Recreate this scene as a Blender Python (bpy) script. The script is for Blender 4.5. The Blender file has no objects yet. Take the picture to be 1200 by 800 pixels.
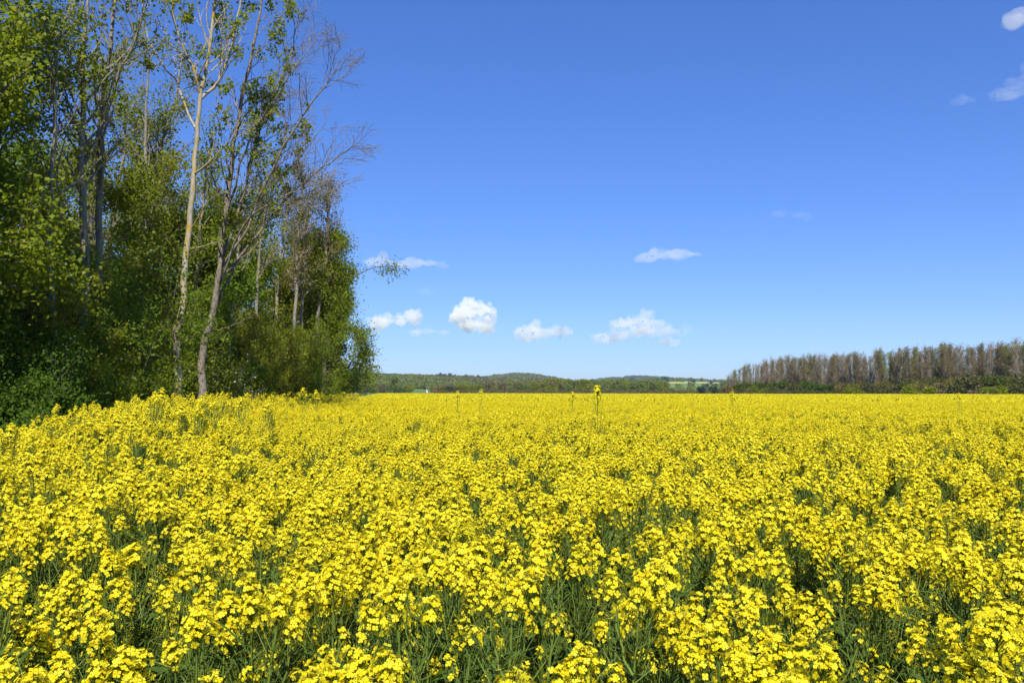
import bpy, math, random
import numpy as np
from math import radians as R, sin, cos, pi, atan, tan, sqrt
from mathutils import Vector, Matrix

# ------------------------------------------------------------------ camera, sky, sun, exposure
SC = bpy.context.scene
COL = SC.collection
CAM_H = 1.75
F = 1040.0                       # focal length in pixels of a 1200 px wide frame
PITCH = atan((459.0 - 400.0) / F)
cam_d = bpy.data.cameras.new('camera')
cam = bpy.data.objects.new('camera', cam_d)
COL.objects.link(cam)
cam.location = (0, 0, CAM_H)
cam.rotation_euler = (pi / 2 + PITCH, 0, 0)
cam_d.sensor_width = 36.0
cam_d.lens = 36.0 * F / 1200.0
cam_d.clip_start = 0.1
cam_d.clip_end = 40000
SC.camera = cam

SUN_EL, SUN_AZ = R(47), R(177)   # azimuth from +Y towards +X: behind the camera, to the left
world = bpy.data.worlds.new('World')
SC.world = world
world.use_nodes = True
wt = world.node_tree
wt.nodes.clear()
wo = wt.nodes.new('ShaderNodeOutputWorld')
bg = wt.nodes.new('ShaderNodeBackground')
sky = wt.nodes.new('ShaderNodeTexSky')
sky.sky_type = 'NISHITA'
sky.sun_disc = False
sky.sun_elevation = SUN_EL
sky.sun_rotation = SUN_AZ
sky.altitude = 0
sky.air_density = 1.0
sky.dust_density = 0.0
sky.ozone_density = 2.0
hsv = wt.nodes.new('ShaderNodeHueSaturation')
hsv.inputs['Saturation'].default_value = 1.18
hsv.inputs['Value'].default_value = 1.0
wt.links.new(sky.outputs[0], hsv.inputs['Color'])
tint = wt.nodes.new('ShaderNodeMix'); tint.data_type = 'RGBA'; tint.blend_type = 'MULTIPLY'
tint.inputs[0].default_value = 1.0
tint.inputs[7].default_value = (0.79, 1.11, 1.97, 1)      # camera white balance of a polarised deep blue sky
gam = wt.nodes.new('ShaderNodeGamma'); gam.inputs['Gamma'].default_value = 0.82
wt.links.new(hsv.outputs[0], gam.inputs['Color'])
wt.links.new(gam.outputs[0], tint.inputs[6])
wt.links.new(tint.outputs[2], bg.inputs['Color'])
bg.inputs['Strength'].default_value = 0.073
wt.links.new(bg.outputs[0], wo.inputs['Surface'])

sun_d = bpy.data.lights.new('sun', 'SUN')
sun_d.energy = 4.6
sun_d.angle = R(0.5)
sun_d.color = (1.0, 0.95, 0.86)
sun = bpy.data.objects.new('sun', sun_d)
COL.objects.link(sun)
sv = Vector((sin(SUN_AZ) * cos(SUN_EL), cos(SUN_AZ) * cos(SUN_EL), sin(SUN_EL)))
sun.rotation_euler = sv.to_track_quat('Z', 'Y').to_euler()
sun.location = (-30, -30, 60)

SC.view_settings.view_transform = 'Standard'
SC.view_settings.look = 'None'
SC.view_settings.exposure = 0.55
SC.view_settings.gamma = 1.0
SC.view_settings.use_curve_mapping = False
SC.render.engine = 'CYCLES'
cy = SC.cycles
cy.max_bounces = 10
cy.diffuse_bounces = 5
cy.glossy_bounces = 1
cy.transmission_bounces = 4
cy.transparent_max_bounces = 8
cy.volume_bounces = 6
cy.use_denoising = True
cy.denoising_prefilter = 'ACCURATE'
cy.use_adaptive_sampling = True
cy.adaptive_threshold = 0.015
cy.sample_clamp_indirect = 6

rnd = np.random.default_rng(11)

# ------------------------------------------------------------------ helpers
def P(px, py, d):
    """world point at forward distance d seen at photo pixel px, py (used to take positions off the photograph)"""
    u, v = (px - 600.0) / F, (400.0 - py) / F
    a = np.array([u, cos(PITCH) - v * sin(PITCH), sin(PITCH) + v * cos(PITCH)])
    a = a * (d / a[1])
    return np.array([a[0], a[1], a[2] + CAM_H])


def tag(o, label=None, cat=None, group=None, kind=None):
    if label: o['label'] = label
    if cat: o['category'] = cat
    if group: o['group'] = group
    if kind: o['kind'] = kind
    return o


def empty(name, loc=(0, 0, 0), rz=0.0):
    o = bpy.data.objects.new(name, None)
    o.empty_display_size = 0.3
    o.location = loc
    o.rotation_euler = (0, 0, rz)
    COL.objects.link(o)
    return o


def mesh_arrays(name, V, FS, mats, mids=None, tint=None, smooth=False):
    """V (n,3); FS list of (m,k) int arrays; mids one material index per array; tint float per vertex"""
    me = bpy.data.meshes.new(name)
    V = np.asarray(V, dtype=np.float32)
    FS = [np.asarray(f, dtype=np.int32) for f in FS if len(f)]
    nl = sum(f.size for f in FS)
    nf = sum(len(f) for f in FS)
    me.vertices.add(len(V))
    me.vertices.foreach_set('co', V.ravel())
    me.loops.add(nl)
    me.polygons.add(nf)
    me.loops.foreach_set('vertex_index', np.concatenate([f.ravel() for f in FS]))
    tot = np.concatenate([np.full(len(f), f.shape[1], dtype=np.int32) for f in FS])
    st = np.concatenate([[0], np.cumsum(tot)[:-1]]).astype(np.int32)
    me.polygons.foreach_set('loop_start', st)
    for m in mats: me.materials.append(m)
    if mids is not None:
        me.polygons.foreach_set('material_index', np.concatenate(
            [np.full(len(f), k, dtype=np.int32) for f, k in zip(FS, mids)]))
    if smooth:
        me.polygons.foreach_set('use_smooth', np.ones(nf, dtype=bool))
    if tint is not None:
        a = me.attributes.new('tint', 'FLOAT', 'POINT')
        a.data.foreach_set('value', np.asarray(tint, dtype=np.float32))
    me.update(calc_edges=True)
    return me


def obj(name, me, parent=None, loc=None):
    o = bpy.data.objects.new(name, me)
    COL.objects.link(o)
    if parent: o.parent = parent
    if loc is not None: o.location = loc
    return o


class Acc:
    """collects vertices, faces by material slot and a tint"""
    def __init__(s): s.V = []; s.F = []; s.M = []; s.T = []; s.n = 0
    def add(s, V, Fs, m=0, t=0.5):
        if len(V) == 0: return
        s.V.append(np.asarray(V, float))
        s.F.append(np.asarray(Fs) + s.n); s.M.append(m)
        s.T.append(np.broadcast_to(np.asarray(t, float), (len(V),)))
        s.n += len(V)
    def mesh(s, name, mats, smooth=False):
        return mesh_arrays(name, np.concatenate(s.V), s.F, mats, s.M, np.concatenate(s.T), smooth)


def tubes(lines, sides_of):
    """lines [(pts (n,3), radii (n))] -> V, quads"""
    groups = {}
    for p, r in lines:
        groups.setdefault((len(p), sides_of(r[0])), []).append((p, r))
    Vs, Fs, n0 = [], [], 0
    for (n, s), L in groups.items():
        Pn = np.array([l[0] for l in L]); Rr = np.array([l[1] for l in L])
        T = np.gradient(Pn, axis=1)
        T /= np.linalg.norm(T, axis=2, keepdims=True) + 1e-9
        ref = np.zeros_like(T); ref[..., 0] = 1
        m = np.abs(T[:, :1, 0:1]) > 0.8
        ref = np.where(m, np.array([0, 1.0, 0]), ref)
        A = np.cross(T, ref); A /= np.linalg.norm(A, axis=2, keepdims=True) + 1e-9
        B = np.cross(T, A)
        th = np.arange(s) * 2 * pi / s
        ring = (A[:, :, None] * np.cos(th)[None, None, :, None] + B[:, :, None] * np.sin(th)[None, None, :, None])
        V = Pn[:, :, None] + ring * Rr[:, :, None, None]
        b = len(L)
        V = V.reshape(-1, 3)
        bi = (np.arange(b) * n * s)[:, None, None]
        i = (np.arange(n - 1) * s)[None, :, None]
        j = np.arange(s)[None, None, :]; j2 = (j + 1) % s
        q = np.stack([bi + i + j, bi + i + j2, bi + i + s + j2, bi + i + s + j], -1).reshape(-1, 4)
        Vs.append(V); Fs.append(q + n0); n0 += len(V)
    return np.concatenate(Vs), np.concatenate(Fs)


def unit(v):
    return v / (np.linalg.norm(v, axis=-1, keepdims=True) + 1e-9)


def leaf_quads(C, size, rng, aspect=0.75, up=0.5, fold=0.25, jit=0.35, dirs=None, face=np.array([0, 0, 1.0])):
    """C (n,3) leaf bases -> folded rhombs. up biases the blade to face the sky"""
    n = len(C)
    d = rng.normal(size=(n, 3)) if dirs is None else dirs + rng.normal(size=(n, 3)) * 0.5
    d[:, 2] -= 0.25
    d = unit(d)
    N = rng.normal(size=(n, 3)) * (1 - up) + face * up * 1.4
    s = unit(np.cross(d, N)); N = np.cross(s, d)
    L = size * (1 + jit * rng.normal(size=(n, 1))).clip(0.45, 1.8)
    W = L * aspect * 0.5
    V = np.stack([C, C + d * L * 0.5 + s * W + N * W * fold, C + d * L, C + d * L * 0.5 - s * W + N * W * fold], 1)
    q = (np.arange(n) * 4)[:, None] + np.array([0, 1, 2, 3])
    return V.reshape(-1, 3), q


# ------------------------------------------------------------------ materials
def nt(name):
    m = bpy.data.materials.new(name); m.use_nodes = True
    t = m.node_tree; t.nodes.clear()
    return m, t


def N_(t, kind, **kw):
    n = t.nodes.new(kind)
    for k, v in kw.items():
        if k in n.inputs: n.inputs[k].default_value = v
        else: setattr(n, k, v)
    return n


def ramp(t, fac, stops):
    r = t.nodes.new('ShaderNodeValToRGB')
    el = r.color_ramp.elements
    while len(el) < len(stops): el.new(0.5)
    for e, (p, c) in zip(el, stops):
        e.position = p; e.color = (*c, 1)
    t.links.new(fac, r.inputs[0])
    return r.outputs[0]


def leaf_mat(name, cols, trans=0.35, rough=0.5, spec=0.25, tcol=None):
    """leaf or petal: colour by the tint attribute, light passing through"""
    m, t = nt(name)
    at = N_(t, 'ShaderNodeAttribute', attribute_name='tint')
    n = len(cols)
    c = ramp(t, at.outputs['Fac'], [(i / (n - 1), k) for i, k in enumerate(cols)])
    p = N_(t, 'ShaderNodeBsdfPrincipled', Roughness=rough)
    p.inputs['Specular IOR Level'].default_value = spec
    t.links.new(c, p.inputs['Base Color'])
    tr = N_(t, 'ShaderNodeBsdfTranslucent')
    mx = N_(t, 'ShaderNodeMix', data_type='RGBA', blend_type='MULTIPLY')
    mx.inputs[0].default_value = 1.0
    t.links.new(c, mx.inputs[6])
    mx.inputs[7].default_value = (*(tcol or (1.25, 1.2, 0.55)), 1)
    t.links.new(mx.outputs[2], tr.inputs['Color'])
    s = N_(t, 'ShaderNodeMixShader', Fac=trans)
    o = N_(t, 'ShaderNodeOutputMaterial')
    t.links.new(p.outputs[0], s.inputs[1]); t.links.new(tr.outputs[0], s.inputs[2])
    t.links.new(s.outputs[0], o.inputs['Surface'])
    return m


def bark_mat(name, base, dark, lichen=None, lich_amt=0.5, scale=1.0):
    m, t = nt(name)
    co = N_(t, 'ShaderNodeNewGeometry')
    mp = N_(t, 'ShaderNodeMapping'); mp.inputs['Scale'].default_value = (9 * scale, 9 * scale, 3 * scale)
    t.links.new(co.outputs['Position'], mp.inputs['Vector'])
    n1 = N_(t, 'ShaderNodeTexNoise', Scale=2.2, Detail=6.0, Roughness=0.65)
    t.links.new(mp.outputs[0], n1.inputs['Vector'])
    c = ramp(t, n1.outputs['Fac'], [(0.36, dark), (0.55, base), (0.75, tuple(min(1, k * 1.25) for k in base))])
    if lichen:
        n2 = N_(t, 'ShaderNodeTexNoise', Scale=1.1, Detail=5.0, Roughness=0.6)
        t.links.new(mp.outputs[0], n2.inputs['Vector'])
        mr = N_(t, 'ShaderNodeMapRange'); mr.inputs[1].default_value = 0.62 - 0.16 * lich_amt
        mr.inputs[2].default_value = 0.70 - 0.12 * lich_amt
        t.links.new(n2.outputs['Fac'], mr.inputs[0])
        mx = N_(t, 'ShaderNodeMix', data_type='RGBA')
        t.links.new(mr.outputs[0], mx.inputs[0]); t.links.new(c, mx.inputs[6])
        mx.inputs[7].default_value = (*lichen, 1)
        c = mx.outputs[2]
    p = N_(t, 'ShaderNodeBsdfPrincipled', Roughness=0.9)
    p.inputs['Specular IOR Level'].default_value = 0.1
    t.links.new(c, p.inputs['Base Color'])
    b = N_(t, 'ShaderNodeBump', Strength=0.6, Distance=0.02)
    t.links.new(n1.outputs['Fac'], b.inputs['Height']); t.links.new(b.outputs[0], p.inputs['Normal'])
    o = N_(t, 'ShaderNodeOutputMaterial'); t.links.new(p.outputs[0], o.inputs['Surface'])
    return m


def plain_mat(name, stops, scale=1.0, rough=0.9, detail=6.0):
    m, t = nt(name)
    co = N_(t, 'ShaderNodeNewGeometry')
    n1 = N_(t, 'ShaderNodeTexNoise', Scale=scale, Detail=detail, Roughness=0.6)
    t.links.new(co.outputs['Position'], n1.inputs['Vector'])
    c = ramp(t, n1.outputs['Fac'], stops)
    p = N_(t, 'ShaderNodeBsdfPrincipled', Roughness=rough)
    p.inputs['Specular IOR Level'].default_value = 0.15
    t.links.new(c, p.inputs['Base Color'])
    o = N_(t, 'ShaderNodeOutputMaterial'); t.links.new(p.outputs[0], o.inputs['Surface'])
    return m


M = {}
M['petal'] = leaf_mat('rape_petal', [(0.78, 0.60, 0.006), (0.88, 0.77, 0.015), (0.93, 0.85, 0.04)], 0.40, 0.55, 0.2, (1.1, 1.0, 0.5))
M['bud'] = leaf_mat('rape_bud', [(0.30, 0.32, 0.02), (0.50, 0.46, 0.03)], 0.15)
M['rstem'] = leaf_mat('rape_stem', [(0.09, 0.145, 0.02), (0.17, 0.23, 0.035)], 0.1, 0.5, 0.3)
M['rleaf'] = leaf_mat('rape_leaf', [(0.06, 0.115, 0.018), (0.11, 0.17, 0.028)], 0.30, 0.6, 0.2)
M['maple'] = leaf_mat('maple_leaf', [(0.14, 0.20, 0.008), (0.22, 0.28, 0.010), (0.32, 0.33, 0.012)], 0.52)
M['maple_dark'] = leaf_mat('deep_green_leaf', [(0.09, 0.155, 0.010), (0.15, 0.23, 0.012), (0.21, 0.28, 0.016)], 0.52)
M['tuft'] = leaf_mat('young_leaf', [(0.14, 0.18, 0.008), (0.21, 0.26, 0.010), (0.31, 0.32, 0.015)], 0.50)
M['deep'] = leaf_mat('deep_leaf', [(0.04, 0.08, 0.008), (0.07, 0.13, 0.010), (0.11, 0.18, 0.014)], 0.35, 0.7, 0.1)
M['dull'] = leaf_mat('dull_olive_leaf', [(0.07, 0.075, 0.02), (0.10, 0.105, 0.025), (0.13, 0.14, 0.03)], 0.3, 0.7, 0.1)
M['olive'] = leaf_mat('olive_leaf', [(0.155, 0.17, 0.012), (0.21, 0.235, 0.012), (0.27, 0.30, 0.014)], 0.52)
M['shrub'] = leaf_mat('shrub_leaf', [(0.12, 0.175, 0.010), (0.19, 0.25, 0.012), (0.27, 0.32, 0.014)], 0.52)
M['rust'] = leaf_mat('rusty_bud_leaf', [(0.18, 0.12, 0.045), (0.21, 0.16, 0.05), (0.18, 0.18, 0.035)], 0.3)
M['fargreen'] = leaf_mat('far_leaf', [(0.10, 0.14, 0.03), (0.14, 0.19, 0.035), (0.20, 0.24, 0.05)], 0.3)
M['farbrown'] = leaf_mat('far_brown_leaf', [(0.15, 0.13, 0.06), (0.21, 0.17, 0.085)], 0.3)
M['fardark'] = leaf_mat('far_conifer', [(0.035, 0.060, 0.028), (0.055, 0.085, 0.035)], 0.1)
M['white'] = leaf_mat('blossom', [(0.62, 0.62, 0.58), (0.80, 0.80, 0.76)], 0.3, tcol=(1, 1, 1))
M['grass'] = leaf_mat('grass_blade', [(0.05, 0.10, 0.012), (0.10, 0.16, 0.02)], 0.3)
M['bark_ash'] = bark_mat('bark_ash', (0.40, 0.365, 0.28), (0.25, 0.225, 0.17), (0.38, 0.26, 0.045), 0.8)
M['bark_grey'] = bark_mat('bark_grey', (0.27, 0.24, 0.18), (0.14, 0.125, 0.09), (0.34, 0.27, 0.06), 0.25)
M['bark_dark'] = bark_mat('bark_dark', (0.15, 0.13, 0.10), (0.06, 0.05, 0.035), (0.20, 0.19, 0.06), 0.3)
M['bark_pale'] = bark_mat('bark_pale', (0.33, 0.29, 0.225), (0.18, 0.16, 0.12), (0.22, 0.22, 0.12), 0.2)
M['bark_twig'] = bark_mat('bark_twig', (0.25, 0.21, 0.15), (0.14, 0.11, 0.08))
M['bark_far'] = bark_mat('bark_far', (0.33, 0.275, 0.21), (0.20, 0.165, 0.125), scale=0.1)
M['bark_rot'] = bark_mat('bark_peeling', (0.27, 0.23, 0.175), (0.10, 0.08, 0.055), (0.05, 0.04, 0.03), 0.5, 1.4)

# ------------------------------------------------------------------ the setting
def edge_x(y):
    return np.interp(y, [0, 6, 12, 22, 32, 48, 60, 110, 300], [-3.2, -3.9, -5.9, -7.9, -8.7, -9.5, -11.4, -19.0, -45.0])


def far_y(x):            # where the rape field ends
    return np.interp(x, [-60, 0, 60, 120, 200], [330, 290, 225, 190, 170])


def bump(x, y, cx, cyy, sx, sy, h):
    return h * np.exp(-((x - cx) / sx) ** 2 - ((y - cyy) / sy) ** 2)


def terrain(x, y):
    z = np.zeros_like(x)
    # low wooded rise behind the field on the left, then a round hill, then a far ridge
    z = z + bump(x, y, -330, 1300, 330, 330, 17.5)
    z = z + bump(x, y, 0, 1500, 420, 320, 13)
    z = z + bump(x, y, 25, 2500, 170, 300, 38)
    z = z + bump(x, y, 480, 3700, 290, 400, 36)
    z = z + bump(x, y, 740, 3900, 420, 400, 24)
    z = z + bump(x, y, 1500, 4200, 900, 600, 34)
    z = z + bump(x, y, 290, 1420, 130, 260, 10.5)
    z = z + bump(x, y, -900, 3000, 900, 700, 32)
    return z - 0.0


def grid_axis(a, b, n, p=1.0):
    t = np.linspace(-1, 1, n)
    return np.sign(t) * np.abs(t) ** p * (b - a) / 2 + (a + b) / 2


gx = np.concatenate([np.linspace(-6000, -1500, 12), np.linspace(-1400, 2400, 110), np.linspace(2500, 7000, 12)])
gy = np.concatenate([np.linspace(-300, 800, 16), np.linspace(830, 5200, 110), np.linspace(5400, 12000, 10)])
X, Y = np.meshgrid(gx, gy)
Z = terrain(X, Y)
ny, nx = X.shape
i, j = np.meshgrid(np.arange(nx - 1), np.arange(ny - 1))
a = (j * nx + i).ravel()
q = np.stack([a, a + 1, a + nx + 1, a + nx], 1)

gm, t = nt('ground_cover')
geo = N_(t, 'ShaderNodeNewGeometry')
n1 = N_(t, 'ShaderNodeTexNoise', Scale=0.6, Detail=8.0, Roughness=0.7)
t.links.new(geo.outputs['Position'], n1.inputs['Vector'])
near_c = ramp(t, n1.outputs['Fac'], [(0.35, (0.035, 0.030, 0.016)), (0.5, (0.05, 0.060, 0.020)), (0.7, (0.08, 0.09, 0.03))])
vor = N_(t, 'ShaderNodeTexVoronoi', Scale=0.0035)
mp = N_(t, 'ShaderNodeMapping'); mp.inputs['Scale'].default_value = (1, 0.35, 0.0)
t.links.new(geo.outputs['Position'], mp.inputs['Vector']); t.links.new(mp.outputs[0], vor.inputs['Vector'])
sep = N_(t, 'ShaderNodeSeparateColor'); t.links.new(vor.outputs['Color'], sep.inputs[0])
far_c = ramp(t, sep.outputs[0], [(0.0, (0.08, 0.13, 0.03)), (0.45, (0.13, 0.20, 0.05)), (0.7, (0.22, 0.21, 0.11)), (0.9, (0.50, 0.45, 0.10))])
sp = N_(t, 'ShaderNodeSeparateXYZ'); t.links.new(geo.outputs['Position'], sp.inputs[0])
mr = N_(t, 'ShaderNodeMapRange'); mr.inputs[1].default_value = 330; mr.inputs[2].default_value = 480
t.links.new(sp.outputs['Y'], mr.inputs[0])
mx = N_(t, 'ShaderNodeMix', data_type='RGBA'); t.links.new(mr.outputs[0], mx.inputs[0])
t.links.new(near_c, mx.inputs[6]); t.links.new(far_c, mx.inputs[7])
pb = N_(t, 'ShaderNodeBsdfPrincipled', Roughness=1.0); pb.inputs['Specular IOR Level'].default_value = 0.0
t.links.new(mx.outputs[2], pb.inputs['Base Color'])
oo = N_(t, 'ShaderNodeOutputMaterial'); t.links.new(pb.outputs[0], oo.inputs['Surface'])
ground = obj('ground', mesh_arrays('ground', np.stack([X.ravel(), Y.ravel(), Z.ravel()], 1), [q], [gm], smooth=True))
tag(ground, 'dark soil and far meadows rolling into low hills', kind='structure')

# ------------------------------------------------------------------ instancing for uncountable stuff
def gn_scatter(name, pts, rot, scl, idx, protos, mats):
    """one object: its points carry copies of the prototype meshes"""
    me = bpy.data.meshes.new(name)
    me.vertices.add(len(pts))
    me.vertices.foreach_set('co', np.asarray(pts, np.float32).ravel())
    a = me.attributes.new('rot', 'FLOAT_VECTOR', 'POINT'); a.data.foreach_set('vector', np.asarray(rot, np.float32).ravel())
    a = me.attributes.new('scl', 'FLOAT_VECTOR', 'POINT'); a.data.foreach_set('vector', np.asarray(scl, np.float32).ravel())
    a = me.attributes.new('idx', 'INT', 'POINT'); a.data.foreach_set('value', np.asarray(idx, np.int32))
    for m in mats: me.materials.append(m)
    c = bpy.data.collections.new(name + '_kinds')
    for k, pm in enumerate(protos):
        po = bpy.data.objects.new('%s_%02d' % (name, k), pm); c.objects.link(po)
    ng = bpy.data.node_groups.new(name, 'GeometryNodeTree')
    ng.interface.new_socket('Geometry', in_out='INPUT', socket_type='NodeSocketGeometry')
    ng.interface.new_socket('Geometry', in_out='OUTPUT', socket_type='NodeSocketGeometry')
    gi = ng.nodes.new('NodeGroupInput'); go = ng.nodes.new('NodeGroupOutput')
    ci = ng.nodes.new('GeometryNodeCollectionInfo'); ci.inputs['Collection'].default_value = c
    ci.inputs['Separate Children'].default_value = True; ci.inputs['Reset Children'].default_value = True
    ip = ng.nodes.new('GeometryNodeInstanceOnPoints'); ip.inputs['Pick Instance'].default_value = True
    def na(n, ty):
        x = ng.nodes.new('GeometryNodeInputNamedAttribute'); x.data_type = ty; x.inputs['Name'].default_value = n
        return [s for s in x.outputs if s.enabled and s.name == 'Attribute'][0]
    L = ng.links.new
    L(gi.outputs[0], ip.inputs['Points']); L(ci.outputs[0], ip.inputs['Instance'])
    L(na('idx', 'INT'), ip.inputs['Instance Index'])
    L(na('rot', 'FLOAT_VECTOR'), ip.inputs['Rotation'])
    L(na('scl', 'FLOAT_VECTOR'), ip.inputs['Scale'])
    L(ip.outputs[0], go.inputs[0])
    o = bpy.data.objects.new(name, me); COL.objects.link(o)
    md = o.modifiers.new('scatter', 'NODES'); md.node_group = ng
    return o


# ------------------------------------------------------------------ rapeseed
def flower_arrays(C, nrm, size, rng, tint):
    """four-petalled flowers: C (n,3) centres, nrm facing"""
    n = len(C)
    ref = rng.normal(size=(n, 3))
    a = unit(np.cross(nrm, ref)); b = np.cross(nrm, a)
    Vs = []
    for k in range(4):
        th = k * pi / 2
        d = a * cos(th) + b * sin(th)
        s = a * -sin(th) + b * cos(th)
        L = size * rng.uniform(0.85, 1.15, (n, 1)); W = L * 0.46
        lift = rng.uniform(0.05, 0.45, (n, 1))
        Vs.append(np.stack([C, C + d * L * 0.62 + s * W + nrm * L * lift * 0.5, C + d * L + nrm * L * lift * 0.6,
                            C + d * L * 0.62 - s * W + nrm * L * lift * 0.5], 1))
    V = np.concatenate(Vs, 0).reshape(-1, 3)
    q = (np.arange(n * 4) * 4)[:, None] + np.array([0, 1, 2, 3])
    T = np.repeat(np.tile(tint, 4), 4)
    return V, q, T


def raceme(rng, n_fl=24, big=1.0):
    """one flower head standing on the origin, returns Acc: slot 0 petals, 1 buds, 2 stems"""
    A = Acc()
    Ht = 0.036 * big
    # open flowers in a dome round the axis
    u = np.sort(rng.uniform(0, 1, n_fl))
    th = np.arange(n_fl) * 2.39996 + rng.uniform(0, 6)
    el = 0.05 + 1.25 * u ** 0.8
    dirn = np.stack([np.cos(th) * np.cos(el), np.sin(th) * np.cos(el), np.sin(el)], 1)
    base = np.stack([np.zeros(n_fl), np.zeros(n_fl), 0.012 + Ht * u], 1)
    C = base + dirn * (0.029 * big) * rng.uniform(0.5, 1.2, (n_fl, 1))
    nrm = unit(dirn + rng.normal(size=(n_fl, 3)) * 0.35)
    V, q, T = flower_arrays(C, nrm, 0.0076 * (0.9 + 0.2 * big), rng, rng.uniform(0.1, 1, n_fl))
    A.add(V, q, 0, T)
    L = [(np.array([[0, 0, -0.07], [0, 0, 0], [0, 0, Ht + 0.01]]) + rng.normal(size=(3, 3)) * 0.0015, np.array([0.0026, 0.0022, 0.0015]))]
    for b_, c_ in zip(base, C):
        L.append((np.array([b_ - [0, 0, 0.004], c_]), np.array([0.0009, 0.0009])))
    for k in range(int(rng.integers(10, 18))):      # young pods under the flowers
        a_ = k * 2.4 + rng.uniform(0, 1); z0 = -0.01 - 0.011 * k
        d = np.array([cos(a_), sin(a_), 0])
        p0 = np.array([0, 0, z0]); p1 = p0 + d * 0.018 + [0, 0, 0.006]
        L.append((np.array([p0, p1, p1 + d * 0.014 + [0, 0, 0.034]]), np.array([0.0009, 0.0013, 0.0007])))
    V, q = tubes(L, lambda r: 3)
    A.add(V, q, 2, rng.uniform(0.2, 1))
    nb = 9                                          # green-yellow buds in the middle
    C = np.array([0, 0, Ht + 0.016]) + rng.normal(size=(nb, 3)) * [0.005, 0.005, 0.004]
    V, q = leaf_quads(C, 0.008, rng, 0.6, 0.1)
    A.add(V, q, 1, rng.uniform(0, 1))
    return A


def xf(V, loc, rx, ry, s):
    m = Matrix.Rotation(ry, 3, 'Y') @ Matrix.Rotation(rx, 3, 'X')
    return (np.asarray(V) * s) @ np.array(m).T + loc


MATS_R = None
HEADS = [raceme(np.random.default_rng(100 + k), int([44, 38, 50, 17, 11, 14][k]), [1.1, 1.0, 1.25, 1.05, 0.8, 0.9][k]) for k in range(6)]
MATS_R = [M['petal'], M['bud'], M['rstem'], M['rleaf']]
head_mesh = [h.mesh('flower_head', MATS_R[:3]) for h in HEADS]


def rape_plant(seed, n_br=6, tall=1.2):
    """returns (stem Acc, leaf Acc, [(head index, loc, rx, ry, scale)])"""
    rng = np.random.default_rng(seed)
    S, Lf, H = Acc(), Acc(), []
    lean = rng.normal(size=2) * 0.04
    top = np.array([lean[0], lean[1], tall])
    n = 7
    tt = np.linspace(0, 1, n)[:, None]
    main = top * tt + np.stack([np.sin(tt[:, 0] * 5 + seed), np.cos(tt[:, 0] * 4 + seed), tt[:, 0] * 0], 1) * 0.008
    lines = [(main, np.linspace(0.0065, 0.0025, n))]
    H.append((int(rng.integers(0, 3)), main[-1], 0, 0, 1.1))
    for k in range(n_br):
        f = 0.45 + 0.48 * (k + rng.uniform(0, 0.6)) / n_br
        b = np.array([np.interp(f, tt[:, 0], main[:, c]) for c in range(3)])
        a_ = k * 2.4 + rng.uniform(-0.5, 0.5)
        top_one = k >= n_br - 2
        if top_one: reach = rng.uniform(0.035, 0.07); zt = tall * rng.uniform(0.975, 1.005)
        else: reach = rng.uniform(0.07, 0.22); zt = tall * rng.uniform(0.76, 0.96)
        zt = max(zt, b[2] + 0.12)
        d = np.array([cos(a_), sin(a_), 0])
        m1 = b + d * reach * 0.6 + [0, 0, (zt - b[2]) * 0.42]
        e = b + d * reach + [0, 0, zt - b[2]]
        lines.append((np.array([b, (b + m1) / 2 + d * 0.012, m1, (m1 + e) / 2 + d * 0.01, e]), np.linspace(0.0036, 0.0022, 5)))
        H.append((int(rng.integers(0, 3) if top_one else rng.choice([1, 3, 4, 5])), e, -d[1] * 0.22, d[0] * 0.22, rng.uniform(0.8, 1.1)))
        # small clasping leaf where the branch leaves the stem
        V, q = blade(b, d, rng.uniform(0.05, 0.10), 0.011, rng)
        Lf.add(V, q, 3, rng.uniform(0, 1))
    for k in range(14):
        z = rng.uniform(0.25, 0.88) * tall
        a_ = k * 2.2 + rng.uniform(0, 1)
        d = np.array([cos(a_), sin(a_), 0.1])
        b = np.array([np.interp(z / tall, tt[:, 0], main[:, c]) for c in range(3)])
        V, q = blade(b, d, rng.uniform(0.10, 0.2) * (1.25 - z / tall * 0.7), 0.022, rng)
        Lf.add(V, q, 3, rng.uniform(0, 1))
    for k in range(34):          # side stalks and young pods filling the upper layer
        z = rng.uniform(0.66, 0.97) * tall
        p0 = np.array([rng.normal() * 0.07, rng.normal() * 0.07, z]); dv = unit(rng.normal(size=3) * [0.6, 0.6, 0.2] + [0, 0, 0.6])
        lines.append((np.array([p0, p0 + dv * 0.03 + [0.002, 0, 0], p0 + dv * rng.uniform(0.05, 0.09)]), np.array([0.0012, 0.0015, 0.0008])))
    for k in range(16):          # narrow upper leaves among the branches
        z = rng.uniform(0.62, 0.95) * tall
        a_ = k * 2.5 + rng.uniform(0, 1); d = np.array([cos(a_), sin(a_), 0.5])
        b = np.array([d[0] * rng.uniform(0, 0.12), d[1] * rng.uniform(0, 0.12), z])
        V, q = blade(b, d, rng.uniform(0.05, 0.11), 0.006, rng)
        Lf.add(V, q, 3, rng.uniform(0, 1))
    V, q = tubes(lines, lambda r: 4)
    S.add(V, q, 2, np.random.default_rng(seed).uniform(0.3, 1))
    return S, Lf, H


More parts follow.
